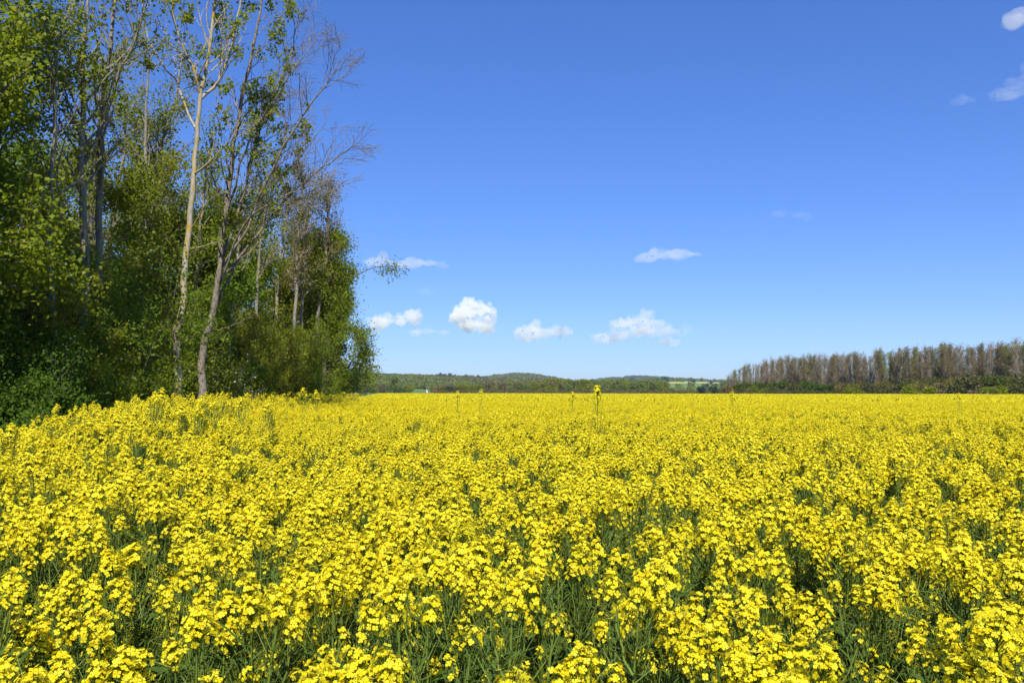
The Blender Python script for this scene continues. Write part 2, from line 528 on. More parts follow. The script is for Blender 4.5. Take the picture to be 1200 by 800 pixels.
def blade(b, d, L, W, rng):
    """arching lance-shaped leaf: two rows of quads either side of the midrib"""
    s = np.array([-d[1], d[0], 0.0])
    n = 5
    tt = np.linspace(0, 1, n)
    rise = rng.uniform(0.3, 0.9)
    mid = b + np.outer(tt * L, d) + np.outer(L * (rise * tt - 0.9 * rise * tt ** 2), [0, 0, 1])
    w = W * np.sin(pi * np.clip(tt * 0.85 + 0.15, 0, 1)) * 0.9
    w[-1] = 0.001
    up = np.array([0, 0, 0.35])
    Lr = mid + s * w[:, None] + up * w[:, None]; Rr = mid - s * w[:, None] + up * w[:, None]
    V = np.concatenate([mid, Lr, Rr])
    k = np.arange(n - 1)
    q = np.concatenate([np.stack([k, k + n, k + n + 1, k + 1], 1), np.stack([k, k + 1, k + 2 * n + 1, k + 2 * n], 1)])
    return V, q


NPL = 10
PL = [rape_plant(500 + k, [7, 6, 8, 7, 5, 6, 8, 6, 7, 4][k], 1.2) for k in range(NPL)]


def join_plant(pl):
    S, Lf, H = pl
    A = Acc()
    for B in (S, Lf):
        for V, f, m, tt in zip(B.V, B.F, B.M, B.T):
            pass
        A_off = A.n
        A.V += B.V; A.T += B.T
        A.F += [f + A_off for f in B.F]; A.M += B.M; A.n += B.n
    for hi, loc, rx, ry, s in H:
        h = HEADS[hi]
        off = A.n
        A.V += [xf(v, loc, rx, ry, s) for v in h.V]; A.T += h.T
        A.F += [f + off for f in h.F]; A.M += h.M; A.n += h.n
    return A


near_protos = [join_plant(p).mesh('rape_near', MATS_R) for p in PL]


def mid_plant(seed, pl):
    rng = np.random.default_rng(seed)
    S, Lf, H = pl
    A = Acc()
    for hi, loc, rx, ry, s in H:
        n = 14
        C = loc + np.array([0, 0, 0.03]) + unit(rng.normal(size=(n, 3))) * [0.031, 0.031, 0.028] * s
        V, q = leaf_quads(C, 0.020, rng, 1.0, 0.45)
        A.add(V, q, 0, np.repeat(rng.uniform(0, 1, n), 4))
    L = []
    for hi, loc, rx, ry, s in H:
        L.append((np.array([loc * [0.2, 0.2, 0.45], loc * [0.7, 0.7, 0.8], loc]), np.array([0.004, 0.004, 0.003])))
    V, q = tubes(L, lambda r: 3); A.add(V, q, 2, 0.6)
    n = 22
    C = np.stack([rng.normal(size=n) * 0.08, rng.normal(size=n) * 0.08, rng.uniform(0.3, 1.02, n)], 1)
    V, q = leaf_quads(C, 0.08, rng, 0.28, 0.2); A.add(V, q, 3, np.repeat(rng.uniform(0, 1, n), 4))
    return A.mesh('rape_mid', MATS_R)


mid_protos = [mid_plant(700 + k, PL[k]) for k in range(6)]


def far_patch(seed, w=3.0, heads=420):
    rng = np.random.default_rng(seed)
    A = Acc()
    xy = rng.uniform(-w / 2, w / 2, (heads, 2))
    hz = 1.10 + rng.normal(size=heads) * 0.07
    k = 4
    C = np.repeat(np.column_stack([xy, hz]), k, 0) + rng.normal(size=(heads * k, 3)) * [0.035, 0.035, 0.03]
    V, q = leaf_quads(C, 0.055, rng, 1.0, 0.45); A.add(V, q, 0, np.repeat(rng.uniform(0, 1, heads * k), 4))
    n = 260
    C = np.column_stack([rng.uniform(-w / 2, w / 2, (n, 2)), rng.uniform(0.75, 1.08, n)])
    V, q = leaf_quads(C, 0.22, rng, 0.25, 0.1); A.add(V, q, 3, np.repeat(rng.uniform(0.3, 1, n), 4))
    return A.mesh('rape_far', MATS_R)


far_protos = [far_patch(800 + k) for k in range(5)]
ftop = 1.0


def patch_noise(x, y):
    return (np.sin(x * 0.9 + 1.3 * np.sin(y * 0.6)) + np.sin(y * 0.7 + x * 0.35 + 2) + np.sin(x * 2.3 - y * 1.7) * 0.6) / 2.6


def scatter_field(d0, d1, dens, rng):
    ym = d1; w = d1 * 0.60 + 2.5
    n = int(dens * (d1 - d0) * 2 * w)
    x = rng.uniform(-w, w, n); y = rng.uniform(d0, d1, n)
    r = np.hypot(x, y)
    k = (np.abs(x) < y * 0.60 + 1.8) & (x > edge_x(y) + 0.1) & (y < far_y(x)) & (r > 1.3)
    k &= rng.uniform(size=n) < 0.84 + np.interp(y, [3, 9], [0.10, 0.24]) * patch_noise(x * 1.4 + 3, y * 0.8)
    return x[k], y[k]


def plant_scale(x, y, rng):
    e = x - edge_x(y)
    s = 1 + 0.05 * patch_noise(x, y) + rng.normal(size=len(x)) * 0.035 - 0.03
    s += np.where(e < 1.6, rng.uniform(0, 1, len(x)) ** 2 * 0.34 * (e > 0), 0) * np.interp(y, [8, 16], [0.3, 1])
    s += np.where(e < 2.2, 0.07, 0)
    s = np.where(rng.uniform(size=len(x)) < 0.003, s * 1.12, s)
    return s


x, y = scatter_field(1.3, 15, 38, rnd)
sc = plant_scale(x, y, rnd)
o_ = np.argsort(np.hypot(x, y))
x, y, sc = x[o_], y[o_], sc[o_]
# the 300 that show largest: nearest ones whose tops are inside the frame
inside = (np.abs(x / y) < 0.585) & ((CAM_H - 1.2 * sc) / y < 0.345)
own = np.where(inside)[0][:300]
mask = np.ones(len(x), bool); mask[own] = False
near_x, near_y, near_s = x[own], y[own], sc[own]
pts, rots, scls, ids = [], [], [], []


def add_pts(x, y, z, s, lo, hi, tilt=0.07):
    n = len(x)
    pts.append(np.column_stack([x, y, np.broadcast_to(z, (n,))]))
    rots.append(np.column_stack([rnd.normal(size=(n, 2)) * tilt, rnd.uniform(0, 2 * pi, n)]))
    scls.append(np.column_stack([np.ones(n) * 1.0, np.ones(n) * 1.0, s]))
    ids.append(rnd.integers(lo, hi, n))


add_pts(x[mask], y[mask], 0, sc[mask], 0, NPL)
x, y = scatter_field(15, 48, 20, rnd)
add_pts(x, y, 0, plant_scale(x, y, rnd), NPL, NPL + 6)
# beyond: square patches on a grid
S_ = 2.7
gxx, gyy = np.meshgrid(np.arange(-250, 250, S_), np.arange(48, 345, S_))
gxx = gxx.ravel() + rnd.normal(size=gxx.size) * 0.2; gyy = gyy.ravel() + rnd.normal(size=gyy.size) * 0.2
k = (np.abs(gxx) < gyy * 0.60 + 4) & (gxx > edge_x(gyy) + 1.5) & (gyy < far_y(gxx))
gxx, gyy = gxx[k], gyy[k]
n = len(gxx)
pts.append(np.column_stack([gxx, gyy, np.zeros(n)]))
rots.append(np.column_stack([np.zeros((n, 2)), rnd.integers(0, 4, n) * pi / 2]))
scls.append(np.column_stack([np.ones((n, 2)), 1 + rnd.normal(size=n) * 0.025]))
ids.append(rnd.integers(NPL + 6, NPL + 11, n))
field = gn_scatter('rapeseed_field', np.concatenate(pts), np.concatenate(rots), np.concatenate(scls), np.concatenate(ids),
                   near_protos + mid_protos + far_protos, MATS_R)
tag(field, 'dense rapeseed field in full yellow bloom running to the distant trees', 'rapeseed field', kind='stuff')

# the nearest plants, one thing each
plant_src = []
for k in range(NPL):
    S, Lf, H = PL[k]
    plant_src.append((S.mesh('stem', MATS_R), Lf.mesh('leaf', MATS_R), H))
GRP = 'rapeseed plants nearest the camera'
LBL = 'yellow flowering rapeseed plant with green stem, among the closest in the foreground of the field'


def put_plant(x, y, s, k, rz, tx=0.0, ty=0.0, label=LBL, group=GRP, name='rapeseed_plant', z=0.0, xs=1.0):
    e = bpy.data.objects.new(name, None); e.empty_display_size = 0.1
    COL.objects.link(e)
    e.location = (x, y, z); e.rotation_euler = (tx, ty, rz); e.scale = (xs, xs, s)
    tag(e, label, 'rapeseed plant', group)
    sm, lm, H = plant_src[k]
    o = bpy.data.objects.new('stem', sm); COL.objects.link(o); o.parent = e
    o = bpy.data.objects.new('leaves', lm); COL.objects.link(o); o.parent = e
    for hi, loc, rx, ry, hs in H:
        o = bpy.data.objects.new('flower_head', head_mesh[hi]); COL.objects.link(o); o.parent = e
        o.location = loc; o.rotation_euler = (rx, ry, 0); o.scale = (hs, hs, hs)
    return e


for xx, yy, ss in zip(near_x, near_y, near_s):
    put_plant(xx, yy, ss, int(rnd.integers(0, NPL)), rnd.uniform(0, 6.28), *(rnd.normal(size=2) * 0.06))

# tall ones that stand out against the trees
def tall_plant(px, py, d, k, label, heads=1, hs=1.5):
    p = P(px, py, d)
    h = p[2] - 0.045
    g = np.random.default_rng(px * 7 + k)
    e = empty('rapeseed_plant', (p[0], d, 0)); tag(e, label, 'rapeseed plant')
    L, S, Lf, H = [], Acc(), Acc(), []
    sw = g.normal(size=2) * 0.02
    main = np.array([[0, 0, 0], [sw[0], sw[1], h * .35], [sw[1], sw[0], h * .7], [0, 0, h]])
    L.append((main, np.array([0.005, 0.003, 0.0016, 0.0012])))
    H.append((g.integers(0, 3), main[-1], hs))
    for i in range(heads - 1):
        a_ = i * 2.4 + g.uniform(0, 1); dv = np.array([cos(a_), sin(a_), 0])
        near = i < 3
        z1 = h - (g.uniform(0.01, 0.05) if near else g.uniform(0.12, 0.35)); rc = g.uniform(0.03, 0.05) if near else g.uniform(0.07, 0.13)
        b = np.array([0, 0, z1 - 0.16]); en = np.array([0, 0, z1]) + dv * rc
        L.append((np.array([b, (b + en) / 2 + dv * 0.012, en]), np.array([0.003, 0.0025, 0.002])))
        H.append((g.integers(0, 6), en, hs * g.uniform(0.8, 1)))
    V, q = tubes(L, lambda r: 4); S.add(V, q, 2, 0.6)
    for i in range(7):
        a_ = i * 2.2; V, q = blade(np.array([0, 0, h * g.uniform(.2, .75)]), np.array([cos(a_), sin(a_), .1]), g.uniform(.08, .16), .025, g); Lf.add(V, q, 3, g.uniform(0, 1))
    obj('stem', S.mesh('stem', MATS_R), e); obj('leaves', Lf.mesh('leaf', MATS_R), e)
    for hi, loc, s_ in H:
        o = obj('flower_head', head_mesh[int(hi)], e, tuple(loc)); o.scale = (s_, s_, s_)
    return e


tall_plant(700, 463, 7.0, 9, 'lone rapeseed plant rising above the field against the far trees, mid photo', heads=1, hs=1.45)
tall_plant(671, 465, 14, 4, 'slightly raised rapeseed plant just left of the lone tallest one')
tall_plant(536, 464, 14, 4, 'rapeseed plant whose flowers just clear the field top below the far bush')
tall_plant(564, 463, 14, 9, 'raised rapeseed plant clearing the field top at the far hedge, left of centre')
tall_plant(858, 465, 15, 0, 'rapeseed plant clearing the field top where the far right row of trees begins')
tall_plant(1124, 466, 14, 4, 'rapeseed plant clearing the field top under the far right row of trees')
for n_, (px, py, d, k) in enumerate([(181, 467, 8.2, 5), (190, 463, 9.5, 1), (236, 471, 9, 4), (252, 474, 9.5, 4), (283, 473, 9.5, 3),
                                     (315, 476, 9, 6), (355, 460, 12, 2), (370, 462, 13, 2), (136, 494, 7.8, 8), (106, 500, 7.6, 4),
                                     (30, 510, 7.2, 5), (8, 526, 7.0, 5), (52, 522, 7.0, 5), (72, 521, 7.4, 4), (213, 481, 9, 5), (232, 484, 8.5, 5)]):
    t_ = ['tallest rapeseed plant at the wood edge, in front of the pale ash trunk, slightly left',
          'rapeseed plant with one small head just beside the tallest edge plant',
          'tall rapeseed plant in front of the peeling trunk at the wood edge',
          'tall rapeseed plant just right of the peeling trunk',
          'tall rapeseed plant before the white blossom shrub',
          'broad tall rapeseed plant at the wood edge before the dark shrubs',
          'small distant rapeseed head against the end shrubs of the wood',
          'distant rapeseed head just right of another against the last shrub of the wood',
          'bushy tall rapeseed plant beside the white umbels at the wood edge',
          'slim tall rapeseed plant against the dark hedge, left of the bushy one',
          'tall rapeseed plant against the dark undergrowth near the left edge of the photo',
          'rapeseed plant at the very left edge of the photo against the undergrowth',
          'rapeseed plant against dark undergrowth, third from the left edge of the field',
          'rapeseed plant against dark undergrowth, fourth from the left edge of the field',
          'tall rapeseed plant in front of the foot of the pale ash trunk',
          'tall rapeseed plant between the ash trunk and the peeling trunk'][n_]
    tall_plant(px, py, d, k, t_, heads=k, hs=1.35)

# ------------------------------------------------------------------ trees
class Tree:
    def __init__(s, seed):
        s.g = np.random.default_rng(seed); s.lines = []; s.tips = []; s.tdir = []; s.tl = []
    def limb(s, pts, r0, r1, n=None):
        """a guided limb through given points (smoothed)"""
        pts = np.asarray(pts, float)
        n = n or max(6, len(pts) * 3)
        t0 = np.linspace(0, len(pts) - 1, n)
        # Catmull-Rom
        Pp = np.vstack([2 * pts[0] - pts[1], pts, 2 * pts[-1] - pts[-2]])
        out = []
        for u in t0:
            i = min(int(u), len(pts) - 2); f = u - i
            a, b, c, d = Pp[i], Pp[i + 1], Pp[i + 2], Pp[i + 3]
            out.append(0.5 * (2 * b + (c - a) * f + (2 * a - 5 * b + 4 * c - d) * f * f + (3 * b - a - 3 * c + d) * f ** 3))
        out = np.array(out)
        seg = np.linalg.norm(np.diff(out, axis=0), axis=1).mean()
        out[1:-1] += s.g.normal(size=(n - 2, 3)) * seg * 0.05
        r = np.linspace(1, 0, n) ** 0.85 * (r0 - r1) + r1
        s.lines.append((out, r))
        return out, r
    def grow(s, pos, d, L, r, lv, P_):
        g = s.g
        n = P_['seg'][lv]
        pts = [pos]; dirs = [d]
        st = L / n
        trop, wig = P_['trop'][lv], P_['wig'][lv]
        for k in range(n):
            d = d + g.normal(size=3) * wig + np.array([0, 0, trop])
            d = d / np.linalg.norm(d)
            pos = pos + d * st
            pts.append(pos); dirs.append(d)
        pts = np.array(pts)
        rr = np.linspace(r, max(r * P_['tap'][lv], P_['rmin']), n + 1)
        s.lines.append((pts, rr))
        if lv < P_['levels'] - 1:
            s.kids(pts, rr, L, lv, P_, P_['start'][lv])
        if lv >= P_['levels'] - 1 or P_.get('alltips'):
            s.tips.append(pts[-1]); s.tdir.append(dirs[-1]); s.tl.append(lv)
            if n > 2: s.tips.append(pts[n // 2 + 1]); s.tdir.append(dirs[n // 2 + 1]); s.tl.append(lv)
    def kids(s, pts, rr, L, lv, P_, t0=0.2, num=None, scale=1.0, side=None, t1=1.0):
        g = s.g
        m = num if num is not None else int(P_['num'][lv] * g.uniform(0.8, 1.2) + 0.5)
        n = len(pts) - 1
        for c in range(m):
            f = t0 + (t1 - t0) * (c + g.uniform(0.1, 0.9)) / m
            u = f * n; i = min(int(u), n - 1); w = u - i
            p = pts[i] * (1 - w) + pts[i + 1] * w
            r = rr[i] * (1 - w) + rr[i + 1] * w
            d = pts[i + 1] - pts[i]; d = d / np.linalg.norm(d)
            q = g.normal(size=3)
            if side is not None: q = q + np.array(side)
            q = q - d * (q @ d); q = q / np.linalg.norm(q)
            an = R(P_['ang'][lv] * g.uniform(0.7, 1.25))
            nd = d * cos(an) + q * sin(an)
            l = L * P_['len'][lv] * (1 - 0.5 * f) * g.uniform(0.7, 1.25) * scale
            s.grow(p, nd, l, min(max(r * P_['rr'][lv], P_['rmin']), r), lv + 1, P_)
    def wood(s, name, mat, parent, twig_mat=None, split=0.02, sides=None):
        sides = sides or (lambda r: 10 if r > 0.07 else (5 if r > 0.025 else 3))
        V, q = tubes(s.lines, sides)
        me = mesh_arrays(name, V, [q], [mat], smooth=True)
        return obj(name, me, parent)
    def leaves(s, name, mat, parent, per, size, spread, aspect=0.75, up=0.5, tips=None, keep=1.0, tint=None, cond=None):
        g = s.g
        T = np.array(s.tips if tips is None else tips)
        if cond is not None: T = T[cond(T)]
        T = T[g.uniform(size=len(T)) < keep]
        if len(T) == 0: return None
        C = np.repeat(T, per, 0) + g.normal(size=(len(T) * per, 3)) * spread
        V, q = leaf_quads(C, size, g, aspect, up, face=np.array([0.12, -0.78, 0.62]))
        cl = np.repeat(g.uniform(0, 1, len(T)), per) * 0.5 + g.uniform(0, 0.5, len(C))
        me = mesh_arrays(name, V, [q], [mat], None, np.repeat(cl, 4))
        return obj(name, me, parent)


DEC = dict(levels=4, seg=[8, 6, 5, 3], num=[14, 7, 5, 0], len=[0.42, 0.5, 0.5, 0], ang=[48, 42, 40, 0], trop=[0.03, 0.05, 0.04, 0.02],
           wig=[0.05, 0.10, 0.13, 0.15], tap=[0.25, 0.3, 0.4, 0.5], rr=[0.45, 0.5, 0.55, 0.6], rmin=0.006, start=[0.25, 0.2, 0.15, 0])


def P2(**kw):
    d = dict(DEC); d.update(kw); return d


def auto_tree(seed, base, height, r0, lean=(0, 0), prm=DEC, t0=0.25, scale=1.0):
    T = Tree(seed); g = T.g
    n = 5
    pts = [np.array(base, float) + np.array([lean[0] * (k / n) * height, lean[1] * (k / n) * height, height * k / n])
           + (g.normal(size=3) * [0.05, 0.05, 0] * height * 0.12 if k else 0) for k in range(n + 1)]
    o, r = T.limb(pts, r0, 0.02, 14)
    T.kids(o, r, height, 0, prm, t0, scale=scale)
    T.tips.append(o[-1]); T.tdir.append(np.array([0, 0, 1])); T.tl.append(0)
    return T


def root_tree(name, base, label, cat='tree', group=None):
    e = empty(name, (0, 0, 0))
    return tag(e, label, cat, group)


def rebase(e, base):
    """put the Empty at the foot of the tree, keep the children where they are"""
    e.location = base
    for ch in [c for c in COL.objects if c.parent == e]:
        me = ch.data
        me.transform(Matrix.Translation(-Vector(base)))
        ch.location = (0, 0, 0)


LW = 'trees of the wood on the left'
# --- ash with the lichened pale trunk
d = 24.0
T = Tree(1)
tr, rr_ = T.limb([P(208, 492, d), P(209, 440, d), P(207, 405, d), P(214, 350, d), P(219, 290, d), P(226, 220, d), P(230, 165, d), P(235, 112, d), P(246, 50, d), P(258, -60, d), P(262, -150, d)], 0.112, 0.02, 40)
A1 = P2(num=[10, 7, 5, 0], len=[0.30, 0.5, 0.5, 0], ang=[38, 38, 40, 0], trop=[0.1, 0.10, 0.06, 0.03], rmin=0.0075)
b1 = T.limb([P(235, 112, d), P(226, 80, d - .3), P(206, 30, d - .6), P(196, -50, d - .9)], 0.055, 0.012)
b2 = T.limb([P(233, 118, d), P(262, 85, d + .2), P(278, 20, d + .3), P(290, -60, d + .4)], 0.05, 0.012)
b3 = T.limb([P(229, 150, d), P(205, 95, d + .4), P(178, 55, d + .7), P(160, -20, d + .9)], 0.035, 0.008)
b4 = T.limb([P(226, 205, d), P(245, 190, d - .3), P(268, 165, d - .5), P(285, 128, d - .8)], 0.035, 0.008)
b5 = T.limb([P(224, 268, d), P(245, 235, d - .5), P(272, 222, d - .7)], 0.022, 0.006)
b6 = T.limb([P(222, 292, d), P(246, 286, d - .6), P(270, 276, d - 1)], 0.02, 0.006)
b7 = T.limb([P(226, 218, d), P(214, 195, d - .4), P(203, 178, d - .6)], 0.014, 0.006)
for b, k in ((b1, 14), (b2, 16), (b3, 10), (b4, 8)):
    T.kids(b[0], b[1], 3.2, 1, A1, 0.15, num=k)
for b in (b5, b6, b7): T.kids(b[0], b[1], 1.2, 2, A1, 0.3, num=3)
T.kids(tr, rr_, 4.5, 1, A1, 0.74, num=18)
e = root_tree('ash_tree', tr[0], 'tall ash with slender pale trunk blotched by yellow lichen, at the field edge', group=LW)
T.wood('trunk', M['bark_ash'], e)
T.leaves('crown', M['tuft'], e, 34, 0.085, 0.08, 0.7, 0.4, keep=0.2)
rebase(e, tuple(tr[0]))

# --- bare fan tree leaning right, peeling trunk
d = 27.0
T = Tree(2)
tr, rr_ = T.limb([P(236, 488, d), P(238, 455, d), P(236, 425, d), P(246, 380, d), P(256, 330, d), P(262, 270, d), P(272, 190, d), P(285, 110, d), P(302, 30, d), P(312, -60, d)], 0.14, 0.02, 34)
A2 = P2(num=[10, 12, 10, 0], len=[0.3, 0.58, 0.52, 0], ang=[36, 36, 36, 0], trop=[0.05, 0.035, 0.02, 0.02], wig=[0.05, 0.09, 0.12, 0.14], rmin=0.0058, rr=[0.4, 0.42, 0.5, 0.6])
f1 = T.limb([P(258, 315, d), P(285, 275, d - .3), P(310, 215, d - .5), P(345, 150, d - .8), P(385, 95, d - 1), P(400, 68, d - 1)], 0.054, 0.01, 18)
f2 = T.limb([P(256, 330, d), P(290, 290, d + .3), P(322, 250, d + .8), P(352, 216, d + 1), P(395, 185, d + 1.2), P(418, 170, d + 1.4)], 0.050, 0.01, 18)
f3 = T.limb([P(262, 300, d), P(284, 230, d + .2), P(305, 150, d + .5), P(335, 75, d + .8), P(352, 10, d + 1)], 0.050, 0.01, 18)
f4 = T.limb([P(254, 345, d), P(285, 265, d - .7), P(325, 235, d - 1.4), P(352, 222, d - 1.7), P(388, 211, d - 2)], 0.036, 0.009, 18)
f5 = T.limb([P(266, 250, d), P(290, 170, d - .4), P(325, 110, d - .8), P(372, 45, d - 1)], 0.040, 0.009, 18)
f6 = T.limb([P(250, 370, d), P(266, 330, d + .5), P(296, 268, d + 1.2), P(340, 200, d + 1.8), P(384, 140, d + 2)], 0.043, 0.009, 18)
for f, k in ((f1, 21), (f2, 20), (f3, 20), (f4, 15), (f5, 19), (f6, 19)):
    T.kids(f[0], f[1], 3.6, 1, A2, 0.3, num=k)
T.kids(tr, rr_, 4.0, 1, A2, 0.5, num=20)
lo1 = T.limb([P(244, 392, d), P(262, 385, d - .5), P(285, 376, d - .9), P(300, 367, d - 1.1)], 0.025, 0.008)
lo2 = T.limb([P(246, 382, d), P(232, 372, d - .5), P(238, 366, d - .8), P(252, 382, d - 1.1)], 0.022, 0.008)
T.kids(lo1[0], lo1[1], 1.0, 2, A2, 0.4, num=4)
e = root_tree('maple_tree', tr[0], 'large almost bare tree with peeling pale trunk, branches fanning out against the blue sky', group=LW)
T.wood('trunk', M['bark_rot'], e)
tp = np.array(T.tips)
lim = P(345, 0, d)[0]
T.leaves('crown', M['tuft'], e, 34, 0.09, 0.085, 0.75, 0.4, keep=0.12, cond=lambda t: (t[:, 0] < lim) & (t[:, 2] > 6.2))
rebase(e, tuple(tr[0]))

# --- twin grey stems behind the maple
d = 22.0
for (lab, seed, px, paths) in (
    ('grey-barked tree with long upright bare limbs, left one of the pair above the green maple', 3, 95,
     [(98, 490), (97, 400), (99, 300), (97, 210), (97, 130), (99, 60), (104, -40)]),
    ('grey-barked tree forking high up, right one of the pair above the green maple', 4, 120,
     [(116, 490), (117, 400), (116, 300), (117, 200), (120, 120), (128, 60), (140, -40)])):
    T = Tree(seed)
    tr, rr_ = T.limb([P(a_, b_, d) for a_, b_ in paths], 0.12, 0.03, 26)
    A3 = P2(num=[10, 7, 5, 0], len=[0.3, 0.5, 0.5, 0], ang=[30, 34, 38, 0], trop=[0.1, 0.10, 0.06, 0.03], rmin=0.0075)
    T.kids(tr, rr_, 4.6, 1, A3, 0.45, num=26)
    if seed == 4:
        fk = T.limb([P(118, 150, d), P(140, 85, d - .3), P(165, 30, d - .5), P(180, -40, d - .7)], 0.05, 0.012)
        T.kids(fk[0], fk[1], 3.2, 1, A3, 0.2, num=12)
    e = root_tree('grey_tree', tr[0], lab, group=LW)
    T.wood('trunk', M['bark_grey'], e)
    T.leaves('crown', M['tuft'], e, 24, 0.09, 0.13, 0.7, 0.4, keep=0.10)
    rebase(e, tuple(tr[0]))
    d += 1.5

# --- slim pale stems between the bigger trees
A4 = P2(num=[10, 7, 6, 0], len=[0.3, 0.5, 0.5, 0], ang=[34, 36, 38, 0], trop=[0.08, 0.08, 0.04, 0.0], rmin=0.007)
for lab, seed, d, pth, r0, mt in (
    ('slim grey-stemmed tree left of the ash, its bare stem showing above the shrubs', 30, 30.0, [(162, 485), (163, 400), (166, 330), (172, 240), (170, 150), (176, 60)], 0.12, 'tuft'),
    ('slim leaning grey tree whose stem slants up right towards the ash trunk', 31, 32.0, [(140, 485), (150, 380), (165, 280), (186, 190), (205, 120), (215, 60)], 0.09, 'olive'),
    ('thin pale tree just right of the ash trunk, mostly behind it', 32, 31.0, [(222, 485), (224, 400), (232, 300), (240, 220), (247, 170)], 0.07, 'tuft'),
    ('thin pale tree right of the peeling trunk with a straight stem', 33, 33.0, [(266, 485), (268, 400), (276, 320), (284, 240), (300, 170)], 0.08, 'olive'),
    ('slim pale tree between the peeling trunk and the twin pale stems', 34, 38.0, [(298, 485), (300, 400), (302, 320), (310, 250), (312, 200)], 0.09, 'olive'),
    ('slim grey tree among the maple leaves near the left edge', 35, 20.0, [(60, 485), (62, 380), (58, 260), (64, 140), (70, 20)], 0.08, 'maple')):
    T = Tree(seed)
    tr, rr_ = T.limb([P(a_, b_, d) for a_, b_ in pth], r0, 0.02, 22)
    T.kids(tr, rr_, 3.8, 1, A4, 0.40, num=24)
    e = root_tree('slender_tree', tr[0], lab, group=LW)
    T.wood('trunk', M['bark_pale' if seed % 2 else 'bark_grey'], e)
    T.leaves('crown', M[mt], e, 10, 0.08, 0.13, 0.7, 0.4, keep=0.45)
    rebase(e, tuple(tr[0]))

# --- big green maple filling the left edge
def leafy(seed, name, label, base, h, r0, prm, mat, per, size, spread, t0=0.12, keep=1.0, bark='bark_dark', scale=1.0, lean=(0, 0), group=LW, up=0.6, cat='tree'):
    T = auto_tree(seed, base, h, r0, lean, prm, t0, scale)
    e = root_tree(name, base, label, cat, group)
    T.wood('trunk', M[bark], e)
    T.leaves('crown', M[mat], e, per, size, spread, 0.8, up, keep=keep)
    rebase(e, tuple(base))
    return e


MAP = P2(num=[26, 8, 6, 0], len=[0.34, 0.5, 0.45, 0], ang=[62, 44, 42, 0], trop=[0.0, 0.02, 0.0, -0.02], alltips=False)
leafy(10, 'maple_tree', 'big leafy maple in fresh green filling the left edge of the photo', (-11.0, 15.2, 0), 12.0, 0.20, MAP, 'maple', 24, 0.080, 0.20)
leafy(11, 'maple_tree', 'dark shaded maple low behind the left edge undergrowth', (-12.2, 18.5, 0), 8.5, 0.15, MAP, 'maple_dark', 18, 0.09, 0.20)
leafy(12, 'maple_tree', 'green maple rising between the grey pair and the left edge', (-15.3, 22.0, 0), 11.5, 0.17, MAP, 'maple', 20, 0.085, 0.20)
leafy(19, 'maple_tree', 'tall maple in young yellow-green leaf just behind the big maple at the left edge', (-12.4, 20.0, 0), 12.8, 0.16, MAP, 'maple', 9, 0.085, 0.18, t0=0.5)
leafy(13, 'maple_tree', 'leafy maple nearest the camera, only its branches reaching in at the left', (-11.2, 8.6, 0), 8.0, 0.20, MAP, 'maple', 30, 0.080, 0.20)
leafy(14, 'beech_tree', 'fresh green young tree between the grey pair and the ash trunk', (-13.2, 27.5, 0), 9.0, 0.12, MAP, 'tuft', 9, 0.09, 0.20)
OL = P2(num=[22, 8, 6, 0], len=[0.30, 0.5, 0.5, 0], ang=[42, 40, 40, 0], trop=[0.04, 0.05, 0.03, 0.0], rmin=0.007)
leafy(15, 'alder_tree', 'olive-budded tree with leaning grey stem left of the ash trunk', (-15.5, 33.0, 0), 13.0, 0.16, OL, 'olive', 7, 0.075, 0.16, lean=(0.06, 0), keep=0.8, bark='bark_grey')
leafy(16, 'alder_tree', 'olive-green tree right behind the ash trunk', (-12.6, 31.0, 0), 11.0, 0.15, OL, 'olive', 7, 0.08, 0.16, keep=0.9, bark='bark_grey')
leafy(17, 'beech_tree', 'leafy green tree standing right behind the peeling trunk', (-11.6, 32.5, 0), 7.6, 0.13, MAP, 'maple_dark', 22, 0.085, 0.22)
leafy(18, 'alder_tree', 'thin-stemmed olive tree between the peeling trunk and the twin pale stems', (-12.6, 38.0, 0), 9.0, 0.12, OL, 'olive', 8, 0.08, 0.17, bark='bark_grey')

# --- twin pale stems with a fine brownish crown
d = 44.0
for lab, seed, pth, r in (
    ('slim pale-stemmed tree with fine half-bare brownish crown, left one of two pale stems', 20, [(344, 480), (345, 400), (347, 330), (351, 260), (356, 215)], 0.11),
    ('slim pale-stemmed tree with fine half-bare crown, right one of two pale stems', 21, [(352, 480), (352, 400), (355, 340), (358, 280), (366, 225)], 0.10),
    ('half-bare tree with grey leaning stem just right of the two pale stems', 22, [(366, 485), (370, 400), (378, 330), (384, 260), (386, 225)], 0.12),
    ('half-bare tree with greyish stem left of the two pale stems', 23, [(322, 490), (324, 400), (326, 330), (334, 270), (336, 235)], 0.12)):
    T = Tree(seed)
    tr, rr_ = T.limb([P(a_, b_, d) for a_, b_ in pth], r, 0.03, 20)
    A5 = P2(num=[10, 9, 7, 0], len=[0.3, 0.5, 0.45, 0], ang=[34, 36, 38, 0], trop=[0.06, 0.06, 0.03, 0.0], rmin=0.010)
    T.kids(tr, rr_, 3.9, 1, A5, 0.42, num=30)
    e = root_tree('willow_tree', tr[0], lab, group=LW)
    T.wood('trunk', M['bark_pale'], e)
    T.leaves('crown', M['rust' if seed in (20, 22) else 'olive'], e, 9, 0.085, 0.20, 0.6, 0.4, keep=0.9)
    rebase(e, tuple(tr[0]))
    d += 1.2

